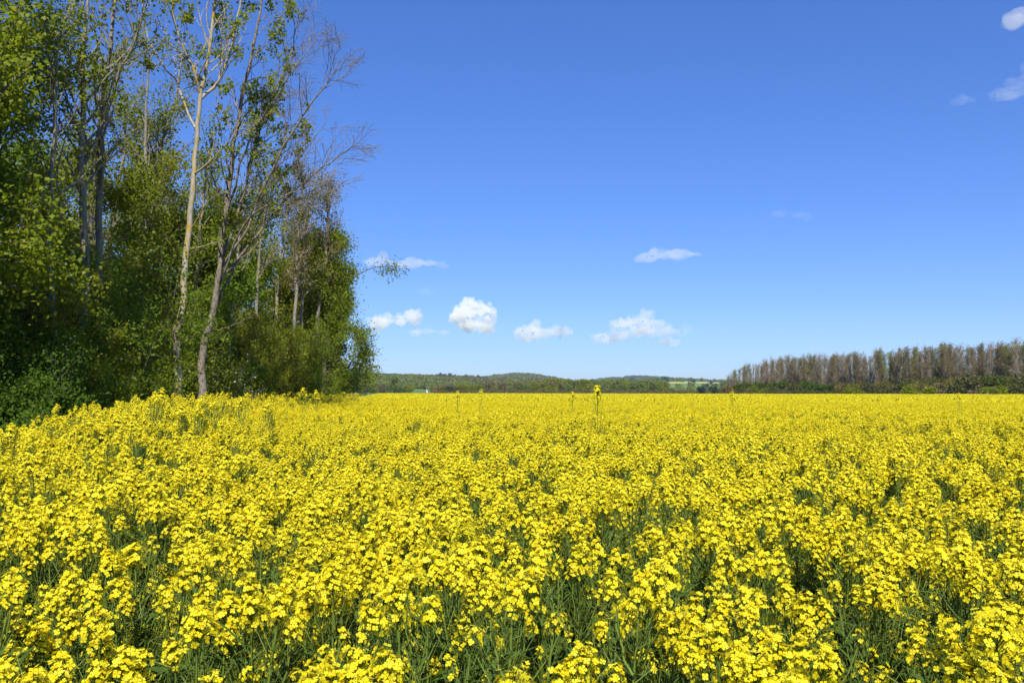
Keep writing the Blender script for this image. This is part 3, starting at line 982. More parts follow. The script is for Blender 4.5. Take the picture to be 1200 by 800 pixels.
# --- bushy tree closing the wood on the right with one twig sticking out
d = 47.0
T = Tree(24)
tr, rr_ = T.limb([P(378, 488, d), P(380, 430, d), P(384, 370, d), P(386, 320, d), P(388, 285, d)], 0.16, 0.04, 16)
A6 = P2(num=[10, 9, 7, 0], len=[0.3, 0.5, 0.45, 0], ang=[60, 42, 42, 0], trop=[0.0, 0.015, -0.01, -0.05], rmin=0.010)
T.kids(tr, rr_, 3.7, 1, A6, 0.30, num=46, side=(0.4, -0.2, 0))
tw = T.limb([P(395, 345, d), P(420, 322, d - .2), P(445, 312, d - .3), P(466, 318, d - .4)], 0.03, 0.01, 10)
T.kids(tw[0], tw[1], 1.1, 2, A6, 0.6, num=7)
dr = T.limb([P(390, 380, d), P(412, 385, d - .3), P(428, 402, d - .3), P(434, 428, d - .3)], 0.04, 0.01, 10)
T.kids(dr[0], dr[1], 1.8, 1, A6, 0.2, num=9)
e = root_tree('hawthorn_tree', tr[0], 'rounded bushy tree ending the wood on its right, one twig jutting over a cloud', group=LW)
T.wood('trunk', M['bark_dark'], e)
lim = P(437, 0, d)[0]
T.leaves('crown', M['shrub'], e, 30, 0.10, 0.26, 0.6, 0.5, keep=0.95)
rebase(e, tuple(tr[0]))
leafy(26, 'hawthorn_tree', 'olive-green leafy tree filling the gap around the twin pale stems, behind them', (-11.6, 49.0, 0), 9.6, 0.14, P2(num=[24, 8, 6, 0], len=[0.30, 0.5, 0.5, 0], ang=[58, 42, 42, 0], rmin=0.01), 'olive', 15, 0.10, 0.26, t0=0.12)
leafy(27, 'hawthorn_tree', 'bushy olive tree just behind the rounded end tree, leaning to the open field', (-11.0, 51.0, 0), 8.8, 0.14, P2(num=[26, 8, 6, 0], len=[0.32, 0.5, 0.5, 0], ang=[66, 42, 42, 0], rmin=0.01, trop=[0, -0.01, -0.02, -0.03]), 'shrub', 17, 0.10, 0.24, t0=0.24, scale=0.95)
leafy(25, 'hawthorn_tree', 'lower dark leafy tree at the foot of the rounded end tree', (-11.2, 50.5, 0), 5.6, 0.12, MAP, 'shrub', 12, 0.10, 0.2, t0=0.1, scale=1.0)

# --- trees deep in the wood
DEEP = 'slender tree standing deep in the shade of the left wood, behind the edge trees'
src = []
for k, (mat, bark, h) in enumerate([('olive', 'bark_grey', 12.5), ('maple', 'bark_dark', 11.5), ('maple_dark', 'bark_dark', 9.5), ('olive', 'bark_pale', 11.0)]):
    src.append(leafy(40 + k, 'wood_tree', DEEP, (0, 0, 0), h, 0.13, P2(num=[20, 7, 6, 0], len=[0.30, 0.5, 0.5, 0], ang=[45, 42, 42, 0], rmin=0.009), mat, [5, 9, 12, 3][k], 0.10, 0.22, t0=0.1, bark=bark, group='trees deep in the left wood'))


def copy_thing(o, loc, rz, s=1.0, label=None, group=None):
    c = o.copy(); COL.objects.link(c)
    c.location = loc; c.rotation_euler = (0, 0, rz); c.scale = (s, s, s)
    if label: c['label'] = label
    if group: c['group'] = group
    for ch in [k for k in o.children]:
        g_ = ch.copy(); COL.objects.link(g_); g_.parent = c
    return c


deep_spots = [(-15, 20, 0), (-17, 25, 1), (-19.5, 29, 0), (-16.8, 29.5, 2), (-18, 35, 3), (-15.5, 39, 1), (-21, 38, 1), (-19, 43, 2), (-15.2, 45, 0),
              (-17.5, 50, 2), (-23, 46, 0), (-15.8, 56, 3), (-19, 60, 1), (-24, 31, 2), (-27, 40, 3), (-17, 68, 2), (-20, 78, 1), (-13.2, 42.5, 2)]
bpy.context.view_layer.update()
for i_, (xx, yy, k) in enumerate(deep_spots):
    s = src[k]
    if not s.get('used'):
        s['used'] = 1; s.location = (xx, yy, 0)
    else:
        c = copy_thing(s, (xx, yy, 0), i_ * 1.7, 0.85 + 0.25 * ((i_ * 37) % 10) / 10)
for s in src: del s['used']
for o in COL.objects:
    if 'used' in o: del o['used']

# --- shrubs along the edge
def shrub(seed, label, base, h, w, mat, leaf=0.06, n_st=16, per=9, bark='bark_dark', white=0, group='shrubs along the edge of the wood'):
    T = Tree(seed); g = T.g
    prm = P2(levels=3, seg=[6, 4, 3], num=[9, 6, 0], len=[0.5, 0.5, 0], ang=[42, 42, 0], trop=[0.02, 0.02, 0], wig=[0.10, 0.14, 0.16], rmin=0.005, start=[0.12, 0.1, 0])
    for k in range(n_st):
        a_ = g.uniform(0, 2 * pi); sp = g.uniform(0.1, 1) * w / h * 0.65
        dd = np.array([cos(a_) * sp, sin(a_) * sp, 1.0]); dd /= np.linalg.norm(dd)
        b = np.array(base) + [cos(a_) * w * 0.28 * g.uniform(0, 1), sin(a_) * w * 0.28 * g.uniform(0, 1), -0.02]
        T.grow(b, dd, h * g.uniform(0.65, 1.1), 0.022, 0, prm)
    e = root_tree('shrub', base, label, 'shrub', group)
    T.wood('stem', M[bark], e)
    T.leaves('foliage', M[mat], e, per, leaf, 0.11, 0.7, 0.5)
    if white:
        T.leaves('blossom', M['white'], e, 5, 0.035, 0.05, 1.0, 0.5, keep=white)
    rebase(e, tuple(base))
    return e


SH = [
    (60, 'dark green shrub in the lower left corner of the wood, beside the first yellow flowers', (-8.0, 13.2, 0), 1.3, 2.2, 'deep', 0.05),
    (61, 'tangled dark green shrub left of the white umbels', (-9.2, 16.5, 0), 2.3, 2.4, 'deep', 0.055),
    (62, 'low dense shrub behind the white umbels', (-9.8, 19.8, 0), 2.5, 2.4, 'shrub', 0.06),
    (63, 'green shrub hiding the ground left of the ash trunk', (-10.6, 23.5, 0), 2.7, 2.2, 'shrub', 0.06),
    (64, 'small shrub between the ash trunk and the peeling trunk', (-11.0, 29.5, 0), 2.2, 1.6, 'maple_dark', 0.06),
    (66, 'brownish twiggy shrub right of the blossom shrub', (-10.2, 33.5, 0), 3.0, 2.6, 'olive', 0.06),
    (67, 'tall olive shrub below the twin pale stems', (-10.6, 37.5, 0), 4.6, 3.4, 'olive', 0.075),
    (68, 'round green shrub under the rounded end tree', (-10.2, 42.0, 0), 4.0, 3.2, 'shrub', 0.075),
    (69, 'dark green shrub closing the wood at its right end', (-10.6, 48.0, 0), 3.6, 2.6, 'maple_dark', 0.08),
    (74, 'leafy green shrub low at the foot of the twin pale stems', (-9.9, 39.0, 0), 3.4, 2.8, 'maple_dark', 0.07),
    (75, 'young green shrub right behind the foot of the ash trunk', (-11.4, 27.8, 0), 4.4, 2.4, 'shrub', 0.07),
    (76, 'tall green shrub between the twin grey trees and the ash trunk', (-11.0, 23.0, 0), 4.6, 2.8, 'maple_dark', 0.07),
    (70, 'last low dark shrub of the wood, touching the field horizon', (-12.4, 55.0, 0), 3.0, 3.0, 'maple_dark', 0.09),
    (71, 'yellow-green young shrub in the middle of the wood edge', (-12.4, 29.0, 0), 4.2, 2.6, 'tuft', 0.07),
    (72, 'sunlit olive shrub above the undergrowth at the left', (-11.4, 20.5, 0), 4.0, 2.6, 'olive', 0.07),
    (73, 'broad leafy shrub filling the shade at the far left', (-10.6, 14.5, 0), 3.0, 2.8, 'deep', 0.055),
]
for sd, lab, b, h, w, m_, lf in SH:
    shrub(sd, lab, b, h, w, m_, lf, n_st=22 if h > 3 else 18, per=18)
shrub(65, 'shrub dotted with small white blossom right of the peeling trunk', (-9.9, 30.5, 0), 2.5, 2.0, 'shrub', 0.05, white=0.10, per=6)

# --- white umbels of cow parsley before the hedge
def cow_parsley(seed, base, h, label):
    g = np.random.default_rng(seed)
    e = empty('cow_parsley', base); tag(e, label, 'wildflower', 'cow parsley at the wood edge')
    L = []; C = []
    L.append((np.array([[0, 0, 0], [0.01, 0, h * 0.5], [0, 0.01, h * 0.8]]), np.array([0.006, 0.005, 0.004])))
    for k in range(6):
        a_ = k * 2.4; rr = g.uniform(0.08, 0.24)
        top = np.array([cos(a_) * rr, sin(a_) * rr, h * g.uniform(0.86, 1.0)])
        L.append((np.array([[0, 0, h * (0.45 + 0.05 * k)], top * [0.6, 0.6, 0.9], top]), np.array([0.003, 0.003, 0.002])))
        for j_ in range(9):
            b_ = j_ * 2.4; c = top + [cos(b_) * 0.035 * sqrt(j_ / 3), sin(b_) * 0.035 * sqrt(j_ / 3), 0.02]
            L.append((np.array([top, (top + c) / 2 + [0, 0, .003], c]), np.array([0.001, 0.001, 0.001]))); C.append(c)
    V, q = tubes(L, lambda r: 3)
    obj('stem', mesh_arrays('stem', V, [q], [M['rstem']], None, np.full(len(V), 0.4)), e)
    C = np.repeat(np.array(C), 8, 0) + g.normal(size=(len(C) * 8, 3)) * [0.010, 0.010, 0.003]
    V, q = leaf_quads(C, 0.010, g, 1.0, 0.7)
    obj('umbel', mesh_arrays('umbel', V, [q], [M['white']], None, np.repeat(g.uniform(0, 1, len(C)), 4)), e)
    C = np.column_stack([g.normal(size=(40, 2)) * 0.1, g.uniform(0.1, h * 0.6, 40)])
    V, q = leaf_quads(C, 0.11, g, 0.5, 0.4)
    obj('leaves', mesh_arrays('leaves', V, [q], [M['shrub']], None, np.repeat(g.uniform(0, 1, 40), 4)), e)


for k, (px, py, d, lab) in enumerate([
    (162, 498, 15.6, 'white cow parsley between the yellow heads, left of the ash trunk'),
    (172, 503, 14.8, 'lower white cow parsley just right of the first umbels'),
    (118, 491, 16.5, 'white cow parsley dimly seen in the hedge shade at the left'),
    (149, 486, 17.5, 'small white cow parsley higher against the hedge')]):
    p = P(px, py, d)
    cow_parsley(90 + k, (p[0], d, 0), p[2], lab)

# --- undergrowth on the wood floor (nobody could count it)
def clump(seed):
    g = np.random.default_rng(seed); A = Acc()
    n = 70
    C = np.column_stack([g.normal(size=(n, 2)) * 0.28, g.uniform(0.0, 0.7, n)])
    V, q = leaf_quads(C, 0.13, g, 0.5, 0.35); A.add(V, q, 0, np.repeat(g.uniform(0, 1, n), 4))
    n = 40
    b = np.column_stack([g.normal(size=(n, 2)) * 0.25, np.zeros(n)])
    dd = unit(np.column_stack([g.normal(size=(n, 2)) * 0.35, np.ones(n)]))
    l = g.uniform(0.4, 0.9, (n, 1)); s_ = np.column_stack([g.normal(size=(n, 2)), np.zeros(n)]); s_ = unit(s_) * 0.008
    V = np.stack([b - s_, b + s_, b + dd * l * 0.6 + s_, b + dd * l], 1).reshape(-1, 3)
    A.add(V, (np.arange(n) * 4)[:, None] + np.arange(4), 1, 0.5)
    return A.mesh('clump', [M['shrub'], M['grass']])


n = 5200
yy = rnd.uniform(5, 80, n); xx = edge_x(yy) - np.abs(rnd.normal(size=n)) * 4 - 0.15 + rnd.uniform(-0.1, 0.2, n)
ug = gn_scatter('undergrowth', np.column_stack([xx, yy, np.zeros(n)]), np.column_stack([np.zeros((n, 2)), rnd.uniform(0, 6.28, n)]),
                np.repeat(rnd.uniform(0.6, 1.5, (n, 1)), 3, 1), rnd.integers(0, 3, n), [clump(s) for s in (1, 2, 3)], [M['shrub'], M['grass']])
tag(ug, 'nettles and grass growing on the wood floor along the field', 'undergrowth', kind='stuff')

# ------------------------------------------------------------------ far right row of tall bare trees
def poplar(seed, kind):
    g = np.random.default_rng(seed)
    h = 12.0
    T = Tree(seed)
    nst = 1 if kind != 2 else 2
    prm = P2(levels=3, seg=[6, 4, 3], num=[12, 7, 0], len=[0.24, 0.5, 0], ang=[26, 30, 0], trop=[0.05, 0.10, 0.06], wig=[0.04, 0.08, 0.1], rmin=0.019, rr=[0.5, 0.7, 0.7], start=[0.2, 0.1, 0])
    for k in range(nst):
        o, r = T.limb([np.array([k * 0.5, 0, -0.2]), np.array([k * 0.6 + g.normal() * .15, g.normal() * .2, h * 0.4]), np.array([k * 0.8 + g.normal() * .4, g.normal() * .3, h * g.uniform(0.93, 1.0)])], 0.13, 0.03, 10)
        T.kids(o, r, h, 0, prm, 0.2, num=50 if nst == 1 else 30)
    e = root_tree('poplar_tree', (0, 0, 0), '', 'tree', 'tall bare trees of the far right row')
    T.wood('trunk', M['bark_far'], e, sides=lambda r: 5 if r > .06 else 3)
    if kind == 0: T.leaves('crown', M['rust'], e, 3, 0.14, 0.28, 0.8, 0.3, keep=0.8)
    if kind == 1: T.leaves('crown', M['olive'], e, 4, 0.16, 0.28, 0.8, 0.3, keep=0.9)
    if kind == 2: T.leaves('crown', M['rust'], e, 2, 0.13, 0.28, 0.8, 0.3, keep=0.5)
    if kind == 3: T.leaves('crown', M['rust'], e, 5, 0.16, 0.28, 0.8, 0.3, keep=0.9)
    return e


PLAB = ['thin brownish tall tree with fine upright twigs in the far right row',
        'tall narrow tree in olive-green young leaf in the far right row',
        'pale-stemmed almost bare tall tree with sky showing through in the far right row',
        'rusty-brown budded tall tree in the far right row']
pop = [poplar(200 + k, k % 4) for k in range(8)]
for k, p_ in enumerate(pop): p_['label'] = PLAB[k % 4]
row = []
g = np.random.default_rng(77)
nrow = 64
for r_ in range(3):
    for k in range(nrow):
        if r_ == 2 and k > nrow * 0.4: continue
        f = (k + g.uniform(0, 0.6)) / nrow
        px = 850 + f * (1232 - 850)
        dd = 300 - 100 * f + r_ * 9 + g.uniform(-3, 3)
        h = np.interp(px, [850, 862, 880, 915, 1000, 1100, 1210], [16, 27, 35, 42, 46, 55, 61]) * dd / F + CAM_H
        row.append((px, dd, h * g.uniform(0.90, 1.04) / 13.2))
used = set()
for i_, (px, dd, s) in enumerate(row):
    k = int(g.choice(8, p=np.array([3, 1.5, 3, 1, 3, 1, 3, 1.5]) / 17)) if px < 1000 else int(g.integers(0, 8))
    xx = (px - 600) / F * dd
    if k not in used:
        used.add(k); o = pop[k]; o.location = (xx, dd, 0)
    else:
        o = copy_thing(pop[k], (xx, dd, 0), g.uniform(0, 6.28), s)
    w_ = s * g.uniform(0.75, 1.45)
    o.scale = (w_, w_, s); o.rotation_euler = (g.normal() * 0.035, g.normal() * 0.035, o.rotation_euler.z)
for k in range(8):
    if k not in used: pop[k].location = (60, 290, 0)

# ------------------------------------------------------------------ bushes and far broadleaf trees
def blob_tree(seed, h, w, mat, trunk=True, n=900, leaf=0.42, bark='bark_dark', dome=0.85, name='broadleaf_tree', conifer=False):
    """leaf-sized faces spread in several lobes with a trunk"""
    g = np.random.default_rng(seed)
    e = empty(name)
    T = Tree(seed)
    o, r = T.limb([np.array([0, 0, -0.3]), np.array([g.normal() * .1, g.normal() * .1, h * .45]), np.array([g.normal() * .2, 0, h * .85])], h * 0.022, 0.03, 8)
    T.kids(o, r, h * 0.8, 0, P2(levels=2, seg=[5, 3], num=[12, 0], len=[0.4, 0], ang=[50, 0], rmin=0.03), 0.25)
    T.wood('trunk' if trunk else 'stem', M[bark], e, sides=lambda r: 4)
    if conifer:
        z = g.uniform(0.08, 1.0, n) ** 0.8
        a_ = g.uniform(0, 2 * pi, n); rr = (1 - z) * w / 2 * g.uniform(0.3, 1.05, n)
        C = np.column_stack([np.cos(a_) * rr, np.sin(a_) * rr, z * h])
    else:
        L = 9
        lc = np.column_stack([g.normal(size=(L, 2)) * w * 0.22, g.uniform(0.30, 0.85, L) * h])
        lr = g.uniform(0.20, 0.34, L)[:, None] * np.array([[w, w, h * 0.75]])
        k = g.integers(0, L, n)
        C = lc[k] + unit(g.normal(size=(n, 3))) * lr[k] * g.uniform(0.55, 1.05, (n, 1))
        C[:, 2] = np.clip(C[:, 2], 0.05 * h, None)
    V, q = leaf_quads(C, leaf, g, 0.9, 0.5)
    obj('crown' if trunk else 'foliage', mesh_arrays('crown', V, [q], [M[mat]], None, np.repeat(g.uniform(0, 1, n), 4)), e)
    return e


# understorey below the right row
kinds = [('deep', 300), ('rust', 301), ('dull', 302), ('farbrown', 303)]
bsrc = [blob_tree(s_, 4.0, 5.0, m_, False, 1500, 0.30, name='bush') for m_, s_ in kinds]
BL = ['green bush under the bare trees of the far right row', 'brown twiggy bush under the bare trees of the far right row',
      'olive bush under the bare trees of the far right row', 'dry light-brown bush under the bare trees of the far right row']
for b_, l_ in zip(bsrc, BL): tag(b_, l_, 'bush', 'bushes under the far right row')
first = [True] * 4
for i_ in range(74):
    f = (i_ + g.uniform(0, .5)) / 74
    px = 853 + f * (1230 - 853)
    dd = 292 - 100 * f + g.uniform(-6, 5)
    hpx = np.interp(px, [850, 900, 950, 1000, 1060, 1100, 1200], [8, 10, 10, 11, 14, 17, 18]) * g.uniform(0.6, 1.25)
    s = (hpx * dd / F + CAM_H) / 4.0
    k = int(g.choice(4, p=[0.2, 0.3, 0.35, 0.15]))
    loc = ((px - 600) / F * dd, dd, 0)
    if first[k]:
        first[k] = False; bsrc[k].location = loc; bsrc[k].scale = (s, s, s)
    else: copy_thing(bsrc[k], loc, g.uniform(0, 6.28), s)
for px, w_, hp, dd, lab in ((1067, 5.0, 8, 186, 'low bright green bush in front of the middle of the far right row'),
                            (1084, 4.0, 5, 188, 'flat bright green bush beside the low one before the far right row'),
                            (1163, 6.0, 10, 178, 'bright green leafy bush near the right end of the far right row'),
                            (885, 5.0, 9, 262, 'small light green bush near the left end of the far right row'),
                            (1000, 4.5, 9, 205, 'light green bush before the dark bushes of the far right row')):
    h = hp * dd / F + CAM_H
    b_ = blob_tree(int(px), h, w_, 'olive' if px in (885, 1000) else 'tuft', False, 1100, 0.28, name='bush'); b_.location = ((px - 600) / F * dd, dd, 0)
    tag(b_, lab, 'bush')

# hedge running along the far end of the field
def hedge(name, label, x0, y0, x1, y1, h, w, mat, n, leaf, seed):
    g_ = np.random.default_rng(seed)
    t_ = g_.uniform(0, 1, n)
    top = h * (0.8 + 0.22 * np.sin(t_ * 37 + seed) * np.sin(t_ * 91))
    c = np.column_stack([x0 + (x1 - x0) * t_ + g_.normal(size=n) * w * 0.3, y0 + (y1 - y0) * t_ + g_.normal(size=n) * w * 0.3, top * g_.uniform(0.05, 1, n) ** 0.7])
    V, q = leaf_quads(c, leaf, g_, 0.9, 0.5)
    V -= np.tile([x0, y0, 0], (len(V), 1))
    e = empty(name, (x0, y0, 0)); tag(e, label, 'hedge')
    obj('foliage', mesh_arrays(name, V, [q], [M[mat]], None, np.repeat(g_.uniform(0, 1, n), 4)), e)
    m_ = int(n / 60)
    t_ = g_.uniform(0, 1, m_)
    L = [(np.array([[(x1 - x0) * a_, (y1 - y0) * a_, 0], [(x1 - x0) * a_ + g_.normal() * .2, (y1 - y0) * a_, h * .5], [(x1 - x0) * a_ + g_.normal() * .4, (y1 - y0) * a_, h * .8]]), np.array([.04, .03, .02])) for a_ in t_]
    V, q = tubes(L, lambda r: 3)
    obj('stem', mesh_arrays('stem', V, [q], [M['bark_dark']]), e)


hedge('hedge', 'low dark hedge at the foot of the bare right row', 70, 272, 132, 200, 2.7, 3, 'dull', 14000, 0.22, 5)
hedge('hedge', 'long low brown-green hedge at the far end of the field, mid photo', -28, 345, 62, 300, 3.0, 3, 'rust', 12000, 0.26, 6)

# far trees behind the field, at 480 to 900 m
tp = []
spec = [('fargreen', 9, 8, False, 'green broadleaf tree of the belt beyond the field'),
        ('farbrown', 9, 8, False, 'brownish half-leafed tree of the belt beyond the field'),
        ('olive', 8, 8, False, 'olive-green tree of the belt beyond the field'),
        ('maple', 9, 7, False, 'lighter fresh green tree of the belt beyond the field')]
for k, (m_, h, w, con, lab) in enumerate(spec):
    b_ = blob_tree(400 + k, h, w, m_, True, 1300, 0.62, conifer=con); tag(b_, lab, 'tree', 'trees of the belt beyond the field'); tp.append([b_, h, True])
g = np.random.default_rng(5)
belt = []
for i_ in range(150):
    px = 395 + 385 * (i_ + g.uniform(-.4, .4)) / 150
    if 484 < px < 504 and g.uniform() < 0.9: continue
    dd = g.uniform(470, 620)
    hp = np.interp(px, [400, 520, 560, 600, 640, 780], [10, 9, 12, 11, 14, 14]) * g.uniform(0.7, 1.1)
    belt.append((px, dd, hp))
for i_ in range(46):
    px = 770 + 95 * (i_ + g.uniform(-.4, .4)) / 46
    belt.append((px, g.uniform(560, 700), g.uniform(1, 5)))
for px, dd, hp in belt:
    k = int(g.choice(4, p=[0.36, 0.27, 0.25, 0.12])) if px < 640 else int(g.choice(4, p=[0.55, 0.12, 0.25, 0.08]))
    b_, h, fr = tp[k]
    s = (hp * dd / F + CAM_H) / h
    loc = ((px - 600) / F * dd, dd, 0)
    if fr: tp[k][2] = False; b_.location = loc; b_.scale = (s, s, s)
    else: copy_thing(b_, loc, g.uniform(0, 6.28), s)
for px, hp, w_, dd, m_, con, lab in (
    (417, 12, 4.5, 440, 'fardark', True, 'small dark pointed conifer near the end of the wood'),
    (463, 18, 6.5, 430, 'fargreen', False, 'bright green conical tree standing out left of the farmhouse'),
    (514, 10, 13, 430, 'rust', False, 'round russet tree right of the farmhouse'),
    (526, 7, 6, 420, 'fardark', False, 'dark green bush right of the russet tree'),
    (540, 9, 10, 440, 'olive', False, 'broad olive tree in the belt left of the round hill'),
    (648, 8, 6, 430, 'maple', False, 'fresh bright green bush low in the belt below the round hill'),
    (822, 8, 5, 430, 'fardark', False, 'dark round tree before the pale fields'),
    (838, 7, 5, 420, 'fardark', False, 'dark tree before the pale fields, next to the right row')):
    h = hp * dd / F + CAM_H
    b_ = blob_tree(900 + px, h, w_, m_, True, 1500, 0.45, conifer=con)
    b_.location = ((px - 600) / F * dd, dd, 0)
    b_.name = 'conifer_tree' if con else 'broadleaf_tree'
    tag(b_, lab, 'tree')

# small white farmhouse
wm = plain_mat('whitewash', [(0.3, (0.74, 0.72, 0.66)), (0.7, (0.82, 0.80, 0.75))], 0.5)
rm = plain_mat('roof_tiles', [(0.3, (0.20, 0.09, 0.06)), (0.7, (0.28, 0.13, 0.09))], 3)
dk = plain_mat('dark_glass', [(0.3, (0.03, 0.03, 0.035)), (0.7, (0.05, 0.05, 0.06))], 1, 0.3)


def box(name, x0, x1, y0, y1, z0, z1, mat, parent):
    V = np.array([[a_, b_, c_] for c_ in (z0, z1) for b_ in (y0, y1) for a_ in (x0, x1)])
    q = np.array([[0, 2, 3, 1], [4, 5, 7, 6], [0, 1, 5, 4], [2, 6, 7, 3], [0, 4, 6, 2], [1, 3, 7, 5]])
    return obj(name, mesh_arrays(name, V, [q], [mat]), parent)


dh = 800.0
hx = (502 - 600) / F * dh
e = empty('farmhouse', (hx, dh, -0.3), R(8)); e.scale = (0.95, 0.95, 1.3); tag(e, 'tiny white farmhouse gable with dark red roof among the trees beyond the field', 'house')
hw = 1.7
V = np.array([[-hw, 0, 0], [hw, 0, 0], [hw, 0, 3.6], [0, 0, 5.4], [-hw, 0, 3.6], [-hw, 8, 0], [hw, 8, 0], [hw, 8, 3.6], [0, 8, 5.4], [-hw, 8, 3.6]])
me = mesh_arrays('wall', V, [np.array([[0, 1, 2, 3, 4]]), np.array([[9, 8, 7, 6, 5]]), np.array([[1, 6, 7, 2], [5, 0, 4, 9]])], [wm])
obj('wall', me, e)
V = np.array([[-hw - .3, -.3, 3.45], [0, -.3, 5.6], [hw + .3, -.3, 3.45], [-hw - .3, 8.3, 3.45], [0, 8.3, 5.6], [hw + .3, 8.3, 3.45]])
V = np.concatenate([V, V + [0, 0, 0.15]])
me = mesh_arrays('roof', V, [np.array([[6, 7, 10, 9], [7, 8, 11, 10], [0, 3, 4, 1], [1, 4, 5, 2], [0, 1, 7, 6], [1, 2, 8, 7], [4, 3, 9, 10], [5, 4, 10, 11], [3, 0, 6, 9], [2, 5, 11, 8]])], [rm])
obj('roof', me, e)
box('window', -0.4, 0.4, -0.03, 0.05, 1.2, 2.2, dk, e)
# strips of meadow between the trees
def strip(name, label, pxa, pxb, ya, yb, col, z=0.15):
    m_ = plain_mat(name + '_cover', [(0.3, tuple(c * 0.85 for c in col)), (0.7, col)], 0.05)
    yy, pp = np.meshgrid(np.linspace(ya, yb, 14), np.linspace(pxa, pxb, 14), indexing='ij')
    xx = (pp - 600) / F * yy
    V = np.column_stack([xx.ravel(), yy.ravel(), terrain(xx.ravel(), yy.ravel()) + z])
    a = (np.arange(13)[:, None] * 14 + np.arange(13)).ravel()
    tag(obj(name, mesh_arrays(name, V, [np.stack([a, a + 1, a + 15, a + 14], 1)], [m_], smooth=True)), label, kind='structure')


strip('meadow', 'pale yellow-green field on the far slope', 772, 850, 1270, 1330, (0.42, 0.45, 0.12), 0.6)
strip('meadow', 'fresh green field on the far slope', 770, 850, 1150, 1260, (0.16, 0.24, 0.06), 0.6)


# wooded hillsides (read as one mass)
def canopy_proto(seed, mat):
    g = np.random.default_rng(seed)
    L = 5; n = 130
    lc = np.column_stack([g.normal(size=(L, 2)) * 2.4, g.uniform(4.5, 8.5, L)])
    k = g.integers(0, L, n)
    C = lc[k] + unit(g.normal(size=(n, 3))) * [3.0, 3.0, 2.4] * g.uniform(0.6, 1.05, (n, 1))
    C = np.concatenate([C, np.column_stack([g.normal(size=(30, 2)) * 3, g.uniform(0.5, 4, 30)])])
    V, q = leaf_quads(C, 2.0, g, 0.9, 0.6)
    return mesh_arrays('crown', V, [q], [mat], None, np.repeat(g.uniform(0, 1, len(C)), 4))


cp = [canopy_proto(1, M['fargreen']), canopy_proto(2, M['farbrown']), canopy_proto(3, M['olive']), canopy_proto(4, M['fargreen']), canopy_proto(5, M['fardark'])]


def wood_mass(name, label, pxr, dr, dens, kinds, hs=1.0, seed=1, zmin=None, clear=None):
    g = np.random.default_rng(seed)
    a0, a1 = (pxr[0] - 600) / F, (pxr[1] - 600) / F
    area = (a1 - a0) * (dr[1] ** 2 - dr[0] ** 2) / 2
    n = int(area * dens)
    y_ = np.sqrt(g.uniform(dr[0] ** 2, dr[1] ** 2, n)); x_ = g.uniform(a0, a1, n) * y_
    z_ = terrain(x_, y_)
    k = np.ones(n, bool)
    if zmin is not None: k &= z_ > zmin
    if clear is not None: k &= ~clear(x_, y_)
    x_, y_, z_ = x_[k], y_[k], z_[k]; n = len(x_)
    s = g.uniform(0.6, 1.1, (n, 1)) * hs
    # stands of one kind
    st = (np.sin(x_ * 0.011 + y_ * 0.004) + np.sin(y_ * 0.013 - x_ * 0.007 + 1)) * 0.25 + 0.5 + g.normal(size=n) * 0.18
    idx = np.array(kinds)[np.clip((st * len(kinds)).astype(int), 0, len(kinds) - 1)]
    o = gn_scatter(name, np.column_stack([x_, y_, z_ - 0.5]), np.column_stack([np.zeros((n, 2)), g.uniform(0, 6.28, n)]), np.repeat(s, 3, 1), idx, cp,
                   [M['fargreen'], M['farbrown'], M['olive'], M['fardark']])
    tag(o, label, 'woodland', kind='stuff')
    print(name, n)
    return o


wood_mass('hillside_forest', 'far wooded rise behind the field on the left', (330, 660), (950, 1500), 0.022, [1, 0, 2, 3, 0, 2], 0.72, 1)
wood_mass('hilltop_forest', 'round wooded hill in the middle distance', (540, 880), (2100, 2700), 0.006, [0, 1, 3, 1], 1.15, 2, zmin=9)
wood_mass('ridge_forest', 'bluish wooded ridge on the horizon', (640, 900), (3300, 4000), 0.0035, [4, 4, 0, 4], 1.3, 3, zmin=6)
wood_mass('far_copses', 'scattered copses over the distant fields', (640, 870), (900, 2000), 0.0007, [0, 1, 2, 4], 0.7, 4)

# a row of dark treetops on the skyline of the left rise
sk = blob_tree(950, 10, 9, 'fardark', True, 700, 1.0); tag(sk, 'dark treetop standing on the skyline of the wooded rise', 'tree', 'dark trees on the skyline of the rise')
fr = True
for px in (513, 517, 521, 527, 533, 546, 550, 553, 561):
    dd = 1330.0; x_ = (px - 600) / F * dd
    loc = (x_, dd, float(terrain(np.array(x_), np.array(dd))) + 3.5)
    s = 0.45 + ((px * 7) % 5) * 0.06
    if fr: fr = False; sk.location = loc; sk.scale = (s, s, s)
    else: copy_thing(sk, loc, px, s)

# ------------------------------------------------------------------ haze
hm, t = nt('haze_air')
v = N_(t, 'ShaderNodeVolumePrincipled'); v.inputs['Color'].default_value = (0.80, 0.90, 1.0, 1); v.inputs['Density'].default_value = 0.00010; v.inputs['Anisotropy'].default_value = 0.2
o = N_(t, 'ShaderNodeOutputMaterial'); t.links.new(v.outputs[0], o.inputs['Volume'])
V = np.array([[a_, b_, c_] for c_ in (-1.5, 75) for b_ in (-400, 5150) for a_ in (-5900, 6900)], float)
hz = obj('haze', mesh_arrays('haze', V, [np.array([[0, 2, 3, 1], [4, 5, 7, 6], [0, 1, 5, 4], [2, 6, 7, 3], [0, 4, 6, 2], [1, 3, 7, 5]])], [hm]))
tag(hz, 'thin summer haze over the fields', kind='stuff')

